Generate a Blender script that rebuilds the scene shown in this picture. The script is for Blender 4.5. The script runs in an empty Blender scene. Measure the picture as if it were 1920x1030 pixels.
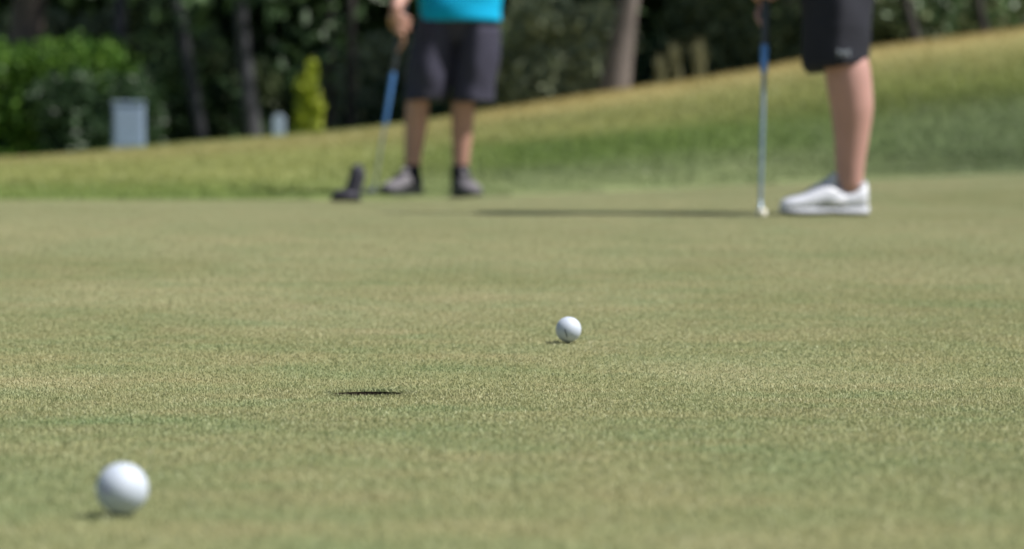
import bpy, bmesh, math, random
import numpy as np
from mathutils import Vector, Matrix, Quaternion, noise as mnoise

random.seed(7)
RNG = np.random.default_rng(11)
S = bpy.context.scene
C = S.collection

# ------------------------------------------------------------------ camera, sky, sun, exposure
CAM_Z = 0.261
FPX = 5333.0                      # focal length in pixels of the 1920 wide photograph
HORIZON = 360.0
cam = bpy.data.cameras.new('camera')
cam.lens = 100.0
cam.sensor_width = 36.0
cam.clip_start = 0.05
cam.clip_end = 3000
cam.dof.use_dof = True
cam.dof.focus_distance = 5333 / 1345.0
cam.dof.aperture_fstop = 4.7
cam_o = bpy.data.objects.new('camera', cam)
C.objects.link(cam_o)
cam_o.location = (0, 0, CAM_Z)
PITCH = math.atan((515 - HORIZON) / FPX)
cam_o.rotation_euler = (math.pi / 2 - PITCH, 0, 0)
S.camera = cam_o

SUN = Vector((0.56, -0.14, 0.82)).normalized()
world = bpy.data.worlds.new('World')
S.world = world
world.use_nodes = True
wn = world.node_tree
bg = wn.nodes['Background']
sky = wn.nodes.new('ShaderNodeTexSky')
sky.sky_type = 'NISHITA'
sky.sun_disc = False
sky.sun_elevation = math.asin(SUN.z)
sky.sun_rotation = math.atan2(SUN.x, SUN.y)
sky.air_density = 1.0
sky.dust_density = 1.0
wn.links.new(sky.outputs[0], bg.inputs[0])
bg.inputs[1].default_value = 0.056
sun = bpy.data.lights.new('sun', 'SUN')
sun.energy = 4.9
sun.angle = math.radians(0.53)
sun.color = (1.0, 0.955, 0.89)
sun_o = bpy.data.objects.new('sun', sun)
C.objects.link(sun_o)
sun_o.rotation_euler = SUN.to_track_quat('Z', 'Y').to_euler()
sun_o.location = SUN * 60

S.view_settings.view_transform = 'Standard'
S.view_settings.look = 'None'
S.view_settings.gamma = 1.0
S.view_settings.exposure = 0.62
S.view_settings.use_curve_mapping = False
S.render.engine = 'CYCLES'
S.cycles.use_denoising = True
S.cycles.max_bounces = 8
S.cycles.transparent_max_bounces = 4


# ------------------------------------------------------------------ helpers
def px(x, row, k):
    """world point seen at pixel (x,row) of the photograph where one metre spans k pixels"""
    return Vector(((x - 960) / k, FPX / k, CAM_Z + (HORIZON - row) / k))


def tag(o, label=None, cat=None, group=None, kind=None):
    if label: o['label'] = label
    if cat: o['category'] = cat
    if group: o['group'] = group
    if kind: o['kind'] = kind
    return o


def empty(name, loc=(0, 0, 0), rz=0.0):
    o = bpy.data.objects.new(name, None)
    o.empty_display_size = 0.1
    o.location = loc
    o.rotation_euler = (0, 0, rz)
    C.objects.link(o)
    return o


def link_mesh(name, me, mat=None, parent=None, smooth=False):
    o = bpy.data.objects.new(name, me)
    C.objects.link(o)
    if mat is not None and not me.materials:
        me.materials.append(mat)
    if parent is not None:
        o.parent = parent
    if smooth:
        me.polygons.foreach_set('use_smooth', [True] * len(me.polygons))
    return o


def mesh_np(name, V, F, attrs=None):
    """V (n,3), F (m,k) arrays of one face size, or a list of such arrays"""
    me = bpy.data.meshes.new(name)
    V = np.asarray(V, dtype=np.float32)
    Fs = F if isinstance(F, list) else [F]
    Fs = [np.asarray(f, dtype=np.int32) for f in Fs]
    loops = np.concatenate([f.ravel() for f in Fs])
    tot = np.concatenate([np.full(len(f), f.shape[1], dtype=np.int32) for f in Fs])
    start = np.concatenate([[0], np.cumsum(tot)[:-1]]).astype(np.int32)
    me.vertices.add(len(V)); me.vertices.foreach_set('co', V.ravel())
    me.loops.add(len(loops)); me.loops.foreach_set('vertex_index', loops)
    me.polygons.add(len(tot)); me.polygons.foreach_set('loop_start', start)
    me.polygons.foreach_set('loop_total', tot)
    for k, (typ, dat) in (attrs or {}).items():
        a = me.attributes.new(k, typ, 'POINT')
        dat = np.asarray(dat)
        if typ == 'FLOAT_VECTOR':
            a.data.foreach_set('vector', dat.astype(np.float32).ravel())
        elif typ == 'INT':
            a.data.foreach_set('value', dat.astype(np.int32))
        else:
            a.data.foreach_set('value', dat.astype(np.float32))
    me.update(calc_edges=True)
    me.validate()
    return me


class MB:
    """collects closed shapes, builds one mesh"""
    def __init__(self):
        self.v, self.f = [], []

    def add(self, v, f):
        b = len(self.v)
        self.v += [tuple(p) for p in v]
        self.f += [tuple(i + b for i in q) for q in f]

    def loft(self, rings, cap=True, closed=True):
        n = len(rings[0]); v = []; f = []
        for r in rings: v += [tuple(p) for p in r]
        for i in range(len(rings) - 1):
            for j in range(n if closed else n - 1):
                a = i * n + j; b = i * n + (j + 1) % n
                f.append((a, b, b + n, a + n))
        if cap:
            f.append(tuple(range(n - 1, -1, -1)))
            m = (len(rings) - 1) * n
            f.append(tuple(m + j for j in range(n)))
        self.add(v, f)

    def tube(self, pts, radii, n=12, round_ends=True, flat=None):
        pts = [Vector(p) for p in pts]
        rings = []
        N = len(pts)
        ref = None
        frames = []
        for i in range(N):
            t = (pts[min(i + 1, N - 1)] - pts[max(i - 1, 0)]).normalized()
            if ref is None:
                ref = Vector((0, 1, 0)) if abs(t.y) < 0.9 else Vector((1, 0, 0))
            u = (ref - t * ref.dot(t)).normalized()
            w = t.cross(u)
            ref = u
            frames.append((t, u, w))
        def ring(c, fr, r):
            t, u, w = fr
            return [c + (u * math.cos(a) + w * math.sin(a)) * r
                    for a in [2 * math.pi * k / n for k in range(n)]]
        if round_ends:
            for s in (0.98, 0.8, 0.5, 0.2):
                rings.append(ring(pts[0] - frames[0][0] * radii[0] * s, frames[0], radii[0] * math.sqrt(max(0.01, 1 - s * s))))
        for i in range(N):
            rings.append(ring(pts[i], frames[i], radii[i]))
        if round_ends:
            for s in (0.2, 0.5, 0.8, 0.98):
                rings.append(ring(pts[-1] + frames[-1][0] * radii[-1] * s, frames[-1], radii[-1] * math.sqrt(max(0.01, 1 - s * s))))
        self.loft(rings)

    def ell(self, c, r, n=16, m=10, rot=None):
        rings = []
        for i in range(m + 1):
            a = -math.pi / 2 + math.pi * min(max(i / m, 0.02), 0.98)
            ring = []
            for j in range(n):
                b = 2 * math.pi * j / n
                p = Vector((r[0] * math.cos(a) * math.cos(b), r[1] * math.cos(a) * math.sin(b), r[2] * math.sin(a)))
                if rot is not None: p = rot @ p
                ring.append(Vector(c) + p)
            rings.append(ring)
        self.loft(rings)

    def box(self, c, s, rz=0.0):
        cx, cy, cz = c; v = []
        for dz in (-.5, .5):
            for dx, dy in ((-.5, -.5), (.5, -.5), (.5, .5), (-.5, .5)):
                x, y = dx * s[0], dy * s[1]
                v.append((cx + x * math.cos(rz) - y * math.sin(rz), cy + x * math.sin(rz) + y * math.cos(rz), cz + dz * s[2]))
        self.add(v, [(3, 2, 1, 0), (4, 5, 6, 7), (0, 1, 5, 4), (1, 2, 6, 5), (2, 3, 7, 6), (3, 0, 4, 7)])

    def mesh(self, name):
        me = bpy.data.meshes.new(name)
        me.from_pydata([tuple(p) for p in self.v], [], self.f)
        bm = bmesh.new(); bm.from_mesh(me)
        bmesh.ops.recalc_face_normals(bm, faces=bm.faces)
        bm.to_mesh(me); bm.free()
        return me

    def build(self, name, mat, parent=None, smooth=True, bevel=0.0, seg=2):
        me = self.mesh(name)
        if bevel > 0:
            bm = bmesh.new(); bm.from_mesh(me)
            ed = [e for e in bm.edges if len(e.link_faces) == 2 and e.calc_face_angle(0) > 0.6]
            bmesh.ops.bevel(bm, geom=ed, offset=bevel, segments=seg, profile=0.5, affect='EDGES')
            bm.to_mesh(me); bm.free()
        o = link_mesh(name, me, mat, parent, smooth)
        return o


def fused(name, mb, mat, parent, voxel=0.006, smooth_it=6, warp=None):
    """union of overlapping closed shapes as one continuous skin"""
    me = mb.mesh(name + '_raw')
    tmp = bpy.data.objects.new('tmp', me)
    C.objects.link(tmp)
    m = tmp.modifiers.new('r', 'REMESH'); m.mode = 'VOXEL'; m.voxel_size = voxel
    s = tmp.modifiers.new('s', 'SMOOTH'); s.factor = 0.5; s.iterations = smooth_it
    dg = bpy.context.evaluated_depsgraph_get()
    out = bpy.data.meshes.new_from_object(tmp.evaluated_get(dg))
    bpy.data.objects.remove(tmp); bpy.data.meshes.remove(me)
    out.name = name
    if warp:
        out.calc_smooth_groups() if False else None
        nor = np.empty(len(out.vertices) * 3, dtype=np.float32); out.vertex_normals.foreach_get('vector', nor)
        co = np.empty(len(out.vertices) * 3, dtype=np.float32); out.vertices.foreach_get('co', co)
        co = co.reshape(-1, 3); nor = nor.reshape(-1, 3)
        out.vertices.foreach_set('co', (co + nor * warp(co)[:, None]).astype(np.float32).ravel())
        out.update()
    out.materials.clear()
    return link_mesh(name, out, mat, parent, smooth=True)


# ------------------------------------------------------------------ materials
def new_mat(name):
    m = bpy.data.materials.new(name); m.use_nodes = True
    nt = m.node_tree
    return m, nt, nt.nodes['Principled BSDF']


def ramp(nt, stops):
    r = nt.nodes.new('ShaderNodeValToRGB')
    e = r.color_ramp.elements
    while len(e) > 1: e.remove(e[-1])
    e[0].position = stops[0][0]; e[0].color = (*stops[0][1], 1)
    for p, c in stops[1:]:
        q = e.new(p); q.color = (*c, 1)
    return r


def tex(nt, scale, detail=3, rough=0.55, coord='pos', stretch=None):
    if coord == 'pos':
        g = nt.nodes.new('ShaderNodeNewGeometry'); out = g.outputs['Position']
    else:
        g = nt.nodes.new('ShaderNodeTexCoord'); out = g.outputs['Object']
    if stretch:
        mp = nt.nodes.new('ShaderNodeMapping'); mp.inputs['Scale'].default_value = stretch
        nt.links.new(out, mp.inputs[0]); out = mp.outputs[0]
    n = nt.nodes.new('ShaderNodeTexNoise')
    n.inputs['Scale'].default_value = scale
    n.inputs['Detail'].default_value = detail
    n.inputs['Roughness'].default_value = rough
    nt.links.new(out, n.inputs['Vector'])
    return n


def mix(nt, a, b, f, mode='MIX'):
    m = nt.nodes.new('ShaderNodeMix'); m.data_type = 'RGBA'; m.blend_type = mode
    for s, v in ((m.inputs[6], a), (m.inputs[7], b), (m.inputs[0], f)):
        if isinstance(v, (tuple, list)): s.default_value = (*v, 1)
        elif isinstance(v, (int, float)): s.default_value = v
        else: nt.links.new(v, s)
    return m.outputs[2]


def simple(name, col, rough=0.6, var=0.15, scale=12.0, bump=0.0, bscale=80.0, metallic=0.0, coat=0.0, sss=0.0, sheen=0.0):
    m, nt, b = new_mat(name)
    n = tex(nt, scale, coord='obj')
    r = ramp(nt, [(0.25, tuple(c * (1 - var) for c in col)), (0.75, tuple(min(1, c * (1 + var)) for c in col))])
    nt.links.new(n.outputs['Fac'], r.inputs[0])
    nt.links.new(r.outputs[0], b.inputs['Base Color'])
    b.inputs['Roughness'].default_value = rough
    b.inputs['Metallic'].default_value = metallic
    b.inputs['Coat Weight'].default_value = coat
    b.inputs['Sheen Weight'].default_value = sheen
    if rough > 0.7: b.inputs['Specular IOR Level'].default_value = 0.2
    if sss:
        b.inputs['Subsurface Weight'].default_value = sss
        b.inputs['Subsurface Radius'].default_value = (0.012, 0.004, 0.002)
    if bump:
        n2 = tex(nt, bscale, coord='obj')
        bp = nt.nodes.new('ShaderNodeBump'); bp.inputs['Strength'].default_value = bump; bp.inputs['Distance'].default_value = 0.004
        nt.links.new(n2.outputs['Fac'], bp.inputs['Height']); nt.links.new(bp.outputs[0], b.inputs['Normal'])
    return m


def turf_color(nt):
    """patchy mown bent grass: olive, straw and bluish green"""
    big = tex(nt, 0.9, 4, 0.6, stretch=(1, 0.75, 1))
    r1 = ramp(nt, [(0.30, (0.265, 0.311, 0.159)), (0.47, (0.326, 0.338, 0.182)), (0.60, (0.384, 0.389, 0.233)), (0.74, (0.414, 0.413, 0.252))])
    # turf ramp shifts with distance: darker green near, paler olive straw far
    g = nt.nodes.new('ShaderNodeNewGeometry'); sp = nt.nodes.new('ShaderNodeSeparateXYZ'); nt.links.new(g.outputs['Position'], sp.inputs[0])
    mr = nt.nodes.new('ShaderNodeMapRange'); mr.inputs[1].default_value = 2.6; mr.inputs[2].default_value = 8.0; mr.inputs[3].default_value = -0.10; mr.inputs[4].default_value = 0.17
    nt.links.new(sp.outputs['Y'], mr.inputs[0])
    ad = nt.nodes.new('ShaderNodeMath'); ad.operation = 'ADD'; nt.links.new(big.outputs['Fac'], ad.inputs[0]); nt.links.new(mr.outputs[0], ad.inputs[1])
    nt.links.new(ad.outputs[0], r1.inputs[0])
    mid = tex(nt, 5.5, 4, 0.62)
    r2 = ramp(nt, [(0.34, (0.245, 0.329, 0.179)), (0.5, (0.332, 0.340, 0.188)), (0.68, (0.392, 0.346, 0.217))])
    nt.links.new(mid.outputs['Fac'], r2.inputs[0])
    st = tex(nt, 1.0, 4, 0.6, stretch=(0.9, 7.0, 1))
    r3 = ramp(nt, [(0.30, (0.90, 0.955, 0.92)), (0.5, (1.0, 1.0, 1.0)), (0.70, (1.09, 1.045, 1.06))])
    nt.links.new(st.outputs['Fac'], r3.inputs[0])
    return mix(nt, mix(nt, r1.outputs[0], r2.outputs[0], 0.30), r3.outputs[0], 1.0, 'MULTIPLY')


def blade_mat(name, colour_fn, spread, transl=0.25):
    m, nt, b = new_mat(name)
    col = colour_fn(nt)
    at = nt.nodes.new('ShaderNodeAttribute'); at.attribute_name = 'rnd'
    rr = ramp(nt, spread)
    nt.links.new(at.outputs['Fac'], rr.inputs[0])
    c2 = mix(nt, col, rr.outputs[0], 1.0, 'MULTIPLY')
    nt.links.new(c2, b.inputs['Base Color'])
    b.inputs['Roughness'].default_value = 0.5
    b.inputs['Specular IOR Level'].default_value = 0.35
    tr = nt.nodes.new('ShaderNodeBsdfTranslucent')
    nt.links.new(c2, tr.inputs['Color'])
    ms = nt.nodes.new('ShaderNodeMixShader'); ms.inputs[0].default_value = transl
    nt.links.new(b.outputs[0], ms.inputs[1]); nt.links.new(tr.outputs[0], ms.inputs[2])
    nt.links.new(ms.outputs[0], nt.nodes['Material Output'].inputs['Surface'])
    return m


def bank_color(nt):
    """zones of the bank: fringe, lush stripe, olive stripe, parched crest (t runs from the green's edge up to the crest)"""
    at = nt.nodes.new('ShaderNodeAttribute'); at.attribute_name = 'bank_t'
    ar = nt.nodes.new('ShaderNodeAttribute'); ar.attribute_name = 'bank_r'
    n = tex(nt, 0.8, 4, 0.6, stretch=(0.5, 1, 1))
    def jit(a):
        s = nt.nodes.new('ShaderNodeMath'); s.operation = 'MULTIPLY_ADD'
        nt.links.new(n.outputs['Fac'], s.inputs[0]); s.inputs[1].default_value = 0.17
        t = nt.nodes.new('ShaderNodeMath'); t.operation = 'SUBTRACT'
        nt.links.new(a.outputs['Fac'], t.inputs[0]); t.inputs[1].default_value = 0.085
        nt.links.new(t.outputs[0], s.inputs[2]); return s.outputs[0]
    lush, olive, straw = (0.122, 0.182, 0.045), (0.251, 0.264, 0.099), (0.394, 0.354, 0.165)
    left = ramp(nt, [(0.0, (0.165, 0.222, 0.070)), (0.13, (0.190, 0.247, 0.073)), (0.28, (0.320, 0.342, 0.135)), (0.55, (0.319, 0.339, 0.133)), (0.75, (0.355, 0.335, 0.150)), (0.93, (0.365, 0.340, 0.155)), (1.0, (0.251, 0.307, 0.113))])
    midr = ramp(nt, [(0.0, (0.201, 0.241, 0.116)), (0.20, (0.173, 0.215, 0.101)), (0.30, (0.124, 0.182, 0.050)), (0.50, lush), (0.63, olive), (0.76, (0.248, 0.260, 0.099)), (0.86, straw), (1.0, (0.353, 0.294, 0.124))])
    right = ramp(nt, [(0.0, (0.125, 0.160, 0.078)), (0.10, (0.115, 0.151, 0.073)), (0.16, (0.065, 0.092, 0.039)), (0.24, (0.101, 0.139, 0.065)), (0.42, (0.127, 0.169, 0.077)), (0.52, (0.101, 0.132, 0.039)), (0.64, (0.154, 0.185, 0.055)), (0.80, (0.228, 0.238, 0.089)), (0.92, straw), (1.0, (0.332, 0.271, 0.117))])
    j = jit(at)
    for r in (left, midr, right): nt.links.new(j, r.inputs[0])
    def sm(a, b):
        mr = nt.nodes.new('ShaderNodeMapRange'); mr.inputs[1].default_value = a; mr.inputs[2].default_value = b
        mr.interpolation_type = 'SMOOTHSTEP'
        nt.links.new(ar.outputs['Fac'], mr.inputs[0]); return mr.outputs[0]
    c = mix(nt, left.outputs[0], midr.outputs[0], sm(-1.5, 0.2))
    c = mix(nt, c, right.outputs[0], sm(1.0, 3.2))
    n2 = tex(nt, 3.2, 4, 0.65)
    r2 = ramp(nt, [(0.32, (0.88, 0.92, 0.88)), (0.68, (1.10, 1.06, 1.06))])
    nt.links.new(n2.outputs['Fac'], r2.inputs[0])
    return mix(nt, c, r2.outputs[0], 1.0, 'MULTIPLY')


M = {}
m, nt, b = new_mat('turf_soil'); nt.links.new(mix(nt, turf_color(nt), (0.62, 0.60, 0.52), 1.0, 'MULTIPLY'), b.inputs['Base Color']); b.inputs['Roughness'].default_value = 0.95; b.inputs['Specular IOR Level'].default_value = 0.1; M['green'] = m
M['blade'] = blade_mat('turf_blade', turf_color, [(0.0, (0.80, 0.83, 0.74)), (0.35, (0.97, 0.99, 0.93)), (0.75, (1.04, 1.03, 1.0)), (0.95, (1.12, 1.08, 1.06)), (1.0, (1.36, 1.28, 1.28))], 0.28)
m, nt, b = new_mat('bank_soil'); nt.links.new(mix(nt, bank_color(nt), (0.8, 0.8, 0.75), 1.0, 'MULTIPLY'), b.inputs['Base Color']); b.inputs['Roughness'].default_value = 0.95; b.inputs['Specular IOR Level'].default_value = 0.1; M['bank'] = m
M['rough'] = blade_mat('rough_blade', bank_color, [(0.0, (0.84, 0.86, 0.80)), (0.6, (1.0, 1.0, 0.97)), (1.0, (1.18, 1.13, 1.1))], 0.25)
m, nt, b = new_mat('far_ground')
n = tex(nt, 0.15, 5); r = ramp(nt, [(0.3, (0.10, 0.11, 0.045)), (0.7, (0.19, 0.165, 0.08))]); nt.links.new(n.outputs['Fac'], r.inputs[0]); nt.links.new(r.outputs[0], b.inputs['Base Color']); b.inputs['Roughness'].default_value = 1.0; M['ground'] = m


def leaf_mat(name, dark, light, transl=0.3, rough=0.45):
    m, nt, b = new_mat(name)
    at = nt.nodes.new('ShaderNodeAttribute'); at.attribute_name = 'rnd'
    mid = tuple((x + y) / 2 for x, y in zip(dark, light))
    r = ramp(nt, [(0.0, dark), (0.6, mid), (1.0, light)])
    nt.links.new(at.outputs['Fac'], r.inputs[0])
    n = tex(nt, 1.6, 3)
    r2 = ramp(nt, [(0.3, (0.75, 0.78, 0.75)), (0.7, (1.2, 1.18, 1.1))]); nt.links.new(n.outputs['Fac'], r2.inputs[0])
    c = mix(nt, r.outputs[0], r2.outputs[0], 1.0, 'MULTIPLY')
    nt.links.new(c, b.inputs['Base Color']); b.inputs['Roughness'].default_value = rough
    b.inputs['Specular IOR Level'].default_value = 0.3
    tr = nt.nodes.new('ShaderNodeBsdfTranslucent'); nt.links.new(c, tr.inputs['Color'])
    ms = nt.nodes.new('ShaderNodeMixShader'); ms.inputs[0].default_value = transl
    nt.links.new(b.outputs[0], ms.inputs[1]); nt.links.new(tr.outputs[0], ms.inputs[2])
    nt.links.new(ms.outputs[0], nt.nodes['Material Output'].inputs['Surface'])
    return m


def bark_mat(name, dark, light):
    m, nt, b = new_mat(name)
    n = tex(nt, 9, 5, 0.65, 'obj', (1, 1, 0.22))
    r = ramp(nt, [(0.32, dark), (0.68, light)]); nt.links.new(n.outputs['Fac'], r.inputs[0])
    nt.links.new(r.outputs[0], b.inputs['Base Color']); b.inputs['Roughness'].default_value = 0.9
    bp = nt.nodes.new('ShaderNodeBump'); bp.inputs['Strength'].default_value = 0.8; bp.inputs['Distance'].default_value = 0.02
    nt.links.new(n.outputs['Fac'], bp.inputs['Height']); nt.links.new(bp.outputs[0], b.inputs['Normal'])
    return m


M['leaf_dark'] = leaf_mat('leaf_dark', (0.044, 0.082, 0.038), (0.102, 0.168, 0.074))
M['leaf_deep'] = leaf_mat('leaf_deep', (0.025, 0.053, 0.025), (0.057, 0.103, 0.048))
M['leaf_grey'] = leaf_mat('leaf_grey', (0.180, 0.220, 0.142), (0.386, 0.426, 0.283))
M['leaf_hedge'] = leaf_mat('leaf_hedge', (0.054, 0.131, 0.024), (0.152, 0.280, 0.043))
M['leaf_lime'] = leaf_mat('leaf_lime', (0.246, 0.307, 0.030), (0.430, 0.481, 0.057))
M['leaf_olive'] = leaf_mat('leaf_olive', (0.087, 0.125, 0.059), (0.184, 0.220, 0.109))
M['leaf_straw'] = leaf_mat('leaf_straw', (0.162, 0.172, 0.091), (0.365, 0.345, 0.223))
M['bark_brown'] = bark_mat('bark_brown', (0.06, 0.046, 0.038), (0.15, 0.12, 0.10))
M['bark_pale'] = bark_mat('bark_pale', (0.080, 0.066, 0.060), (0.178, 0.150, 0.138))
M['bark_dark'] = bark_mat('bark_dark', (0.014, 0.013, 0.011), (0.042, 0.036, 0.032))
M['bark_grey'] = bark_mat('bark_grey', (0.024, 0.024, 0.029), (0.065, 0.066, 0.077))
M['skin'] = simple('skin', (0.43, 0.240, 0.210), 0.5, 0.10, 9, 0.15, 160, sss=0.05)
M['skin_tan'] = simple('skin_tan', (0.382, 0.206, 0.162), 0.5, 0.12, 9, 0.15, 160, sss=0.05)
M['hair'] = simple('hair', (0.05, 0.035, 0.025), 0.6, 0.3, 60, 0.4, 120)
M['eye'] = simple('eye_white', (0.75, 0.73, 0.70), 0.2, 0.03)
M['iris'] = simple('iris', (0.06, 0.04, 0.03), 0.15, 0.1)
M['lip'] = simple('lip', (0.45, 0.20, 0.17), 0.45, 0.1)
M['shirt_blue'] = simple('turquoise_knit', (0.0, 0.33, 0.58), 0.85, 0.10, 6, 0.3, 300)
M['shirt_white'] = simple('white_knit', (0.62, 0.63, 0.65), 0.75, 0.05, 6, 0.3, 300)
M['shorts_grey'] = simple('grey_twill', (0.039, 0.038, 0.061), 0.8, 0.12, 9, 0.35, 260)
M['shorts_dark'] = simple('charcoal_twill', (0.019, 0.020, 0.029), 0.75, 0.12, 9, 0.3, 260)
M['print_pale'] = simple('pale_print', (0.20, 0.23, 0.27), 0.6, 0.05)
M['sock_black'] = simple('black_knit', (0.012, 0.012, 0.016), 0.9, 0.2, 30, 0.3, 300)
M['sock_white'] = simple('sock_white', (0.6, 0.6, 0.62), 0.9, 0.05, 30, 0.3, 300)
M['shoe_grey'] = simple('grey_mesh_fabric', (0.143, 0.135, 0.150), 0.8, 0.12, 40, 0.3, 300)
M['shoe_black'] = simple('black_leather', (0.016, 0.016, 0.020), 0.5, 0.2, 30, 0.15, 120)
M['shoe_white'] = simple('white_leather', (0.539, 0.558, 0.615), 0.42, 0.04, 14, 0.2, 60, coat=0.1)
M['shoe_shade'] = simple('light_grey_leather', (0.28, 0.30, 0.345), 0.5, 0.06, 20, 0.15, 90)
M['rubber_dark'] = simple('dark_rubber', (0.022, 0.027, 0.024), 0.7, 0.2, 30)
M['grip'] = simple('black_grip', (0.040, 0.048, 0.060), 0.65, 0.2, 40, 0.3, 150)
M['grip_blue'] = simple('blue_grip', (0.085, 0.23, 0.56), 0.5, 0.08, 30, 0.2, 150)
M['steel'] = simple('brushed_steel', (0.48, 0.50, 0.54), 0.32, 0.06, 30, metallic=0.85)
M['shaft_blue'] = simple('dull_blue_shaft', (0.19, 0.26, 0.335), 0.38, 0.06, 30, metallic=0.45)
M['head_brass'] = simple('pale_gold_metal', (0.80, 0.77, 0.67), 0.35, 0.06, 30)
M['nylon'] = simple('navy_black_nylon', (0.022, 0.023, 0.036), 0.7, 0.25, 40, 0.35, 180)
M['nylon_trim'] = simple('grey_violet_trim', (0.075, 0.07, 0.105), 0.7, 0.15, 40, 0.3, 180)
M['box_grey'] = simple('weathered_grey_paint', (0.216, 0.286, 0.414), 0.55, 0.07, 5, 0.1, 40)
M['box_edge'] = simple('grey_lid_paint', (0.184, 0.244, 0.344), 0.5, 0.07, 5, 0.1, 40)
M['post_white'] = simple('white_post_paint', (0.33, 0.40, 0.52), 0.55, 0.06, 6, 0.1, 40)
M['concrete'] = simple('concrete', (0.28, 0.27, 0.25), 0.9, 0.15, 8, 0.3, 60)
M['soil'] = simple('dark_soil', (0.020, 0.014, 0.009), 0.95, 0.35, 90, 0.8, 240)
M['liner'] = simple('white_plastic', (0.62, 0.62, 0.60), 0.5, 0.05, 20)
M['ink'] = simple('black_ink', (0.012, 0.016, 0.03), 0.5, 0.1)
M['ink_violet'] = simple('violet_ink', (0.30, 0.22, 0.50), 0.5, 0.1)

mb_, nt, b = new_mat('ball_urethane')
b.inputs['Base Color'].default_value = (0.74, 0.76, 0.80, 1)
n = tex(nt, 60, 4, 0.6, 'obj'); r = ramp(nt, [(0.35, (0.43, 0.485, 0.575)), (0.6, (0.475, 0.525, 0.615))]); nt.links.new(n.outputs['Fac'], r.inputs[0]); nt.links.new(r.outputs[0], b.inputs['Base Color'])
b.inputs['Roughness'].default_value = 0.55
b.inputs['Specular IOR Level'].default_value = 0.3
M['ball'] = mb_


# ------------------------------------------------------------------ terrain
def pchip(xs, ys):
    xs = np.array(xs, float); ys = np.array(ys, float)
    h = np.diff(xs); d = np.diff(ys) / h
    m = np.zeros_like(xs)
    for i in range(1, len(xs) - 1):
        if d[i - 1] * d[i] > 0:
            w1 = 2 * h[i] + h[i - 1]; w2 = h[i] + 2 * h[i - 1]
            m[i] = (w1 + w2) / (w1 / d[i - 1] + w2 / d[i])
    m[0] = d[0]; m[-1] = d[-1]
    def f(x):
        x = np.asarray(x, float)
        i = np.clip(np.searchsorted(xs, x) - 1, 0, len(xs) - 2)
        t = np.clip((x - xs[i]) / h[i], 0, 1)
        return ((1 + 2 * t) * (1 - t) ** 2 * ys[i] + t * (1 - t) ** 2 * h[i] * m[i]
                + t * t * (3 - 2 * t) * ys[i + 1] + t * t * (t - 1) * h[i] * m[i + 1])
    return f


_base = pchip([-6, 1.2, 2.32, 3.95, 4.74, 9.70, 13.8, 14.81, 17.0, 60], [-0.005, -0.004, -0.005, -0.017, 0.0085, 0.179, 0.219, 0.225, 0.240, 0.26])


def sstep(a, b, x):
    t = np.clip((np.asarray(x, float) - a) / (b - a), 0, 1)
    return t * t * (3 - 2 * t)


_edge = pchip([-30, -2.5, -0.85, 0.0, 0.6, 2.7, 30], [13.75, 13.8, 14.0, 15.0, 15.5, 16.3, 18.0])
_ridge_d = pchip([-30, -4.3, 0, 4.3, 30], [24.0, 24.0, 24.8, 26.0, 27.0])
_ridge_z = pchip([-30, -8, -4.25, -1.44, 0, 1.08, 2.2, 3.06, 4.4, 9, 30], [0.38, 0.43, 0.545, 0.785, 0.985, 1.17, 1.36, 1.52, 1.72, 2.3, 2.6])


def Hgreen(x, d):
    x = np.asarray(x, float); d = np.asarray(d, float)
    tilt = 0.038 * np.clip(x + 0.3, 0, 5) * sstep(9.8, 14.0, d)
    und = 0.0016 * np.sin(d * 3.1 + x * 0.6) * sstep(4.9, 6.5, d)
    return _base(d) + tilt + und


def bank_t(x, d):
    e = _edge(x); r = _ridge_d(x)
    return (np.asarray(d, float) - e) / (r - e)


def Hbank(x, d):
    x = np.asarray(x, float); d = np.asarray(d, float)
    t = bank_t(x, d)
    ze = Hgreen(x, _edge(x)); zr = _ridge_z(x)
    tc = np.clip(t, 0, 1)
    s = tc ** 1.12
    z = ze + (zr - ze) * s
    z = z - 0.05 * sstep(0.04, 0.14, t) * (1 - sstep(0.15, 0.34, t)) * sstep(1.0, 3.0, x)
    over = np.clip(t - 1, 0, None) * (_ridge_d(x) - _edge(x))
    crest = np.where(t > 1, 0.10 * (1 - np.exp(-over / 1.2)) * 0 - 0.035 * over * sstep(0, 2.5, over), 0)
    bump = 0.012 * np.sin(x * 1.9 + d * 0.8) * np.sin(d * 1.3 - x * 0.4) * sstep(0, 0.15, t)
    return z + np.maximum(crest, -0.9) + bump


def Hany(x, d):
    return float(Hgreen(x, d)) if d < float(_edge(x)) else float(Hbank(x, d))


def grid_faces(nx, ny):
    i, j = np.meshgrid(np.arange(nx - 1), np.arange(ny - 1), indexing='ij')
    a = (i * ny + j).ravel()
    return np.stack([a, a + ny, a + ny + 1, a + 1], 1)


HOLE = ((692 - 960) / 1368.0, 5333 / 1368.0)
HR = 0.057

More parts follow.
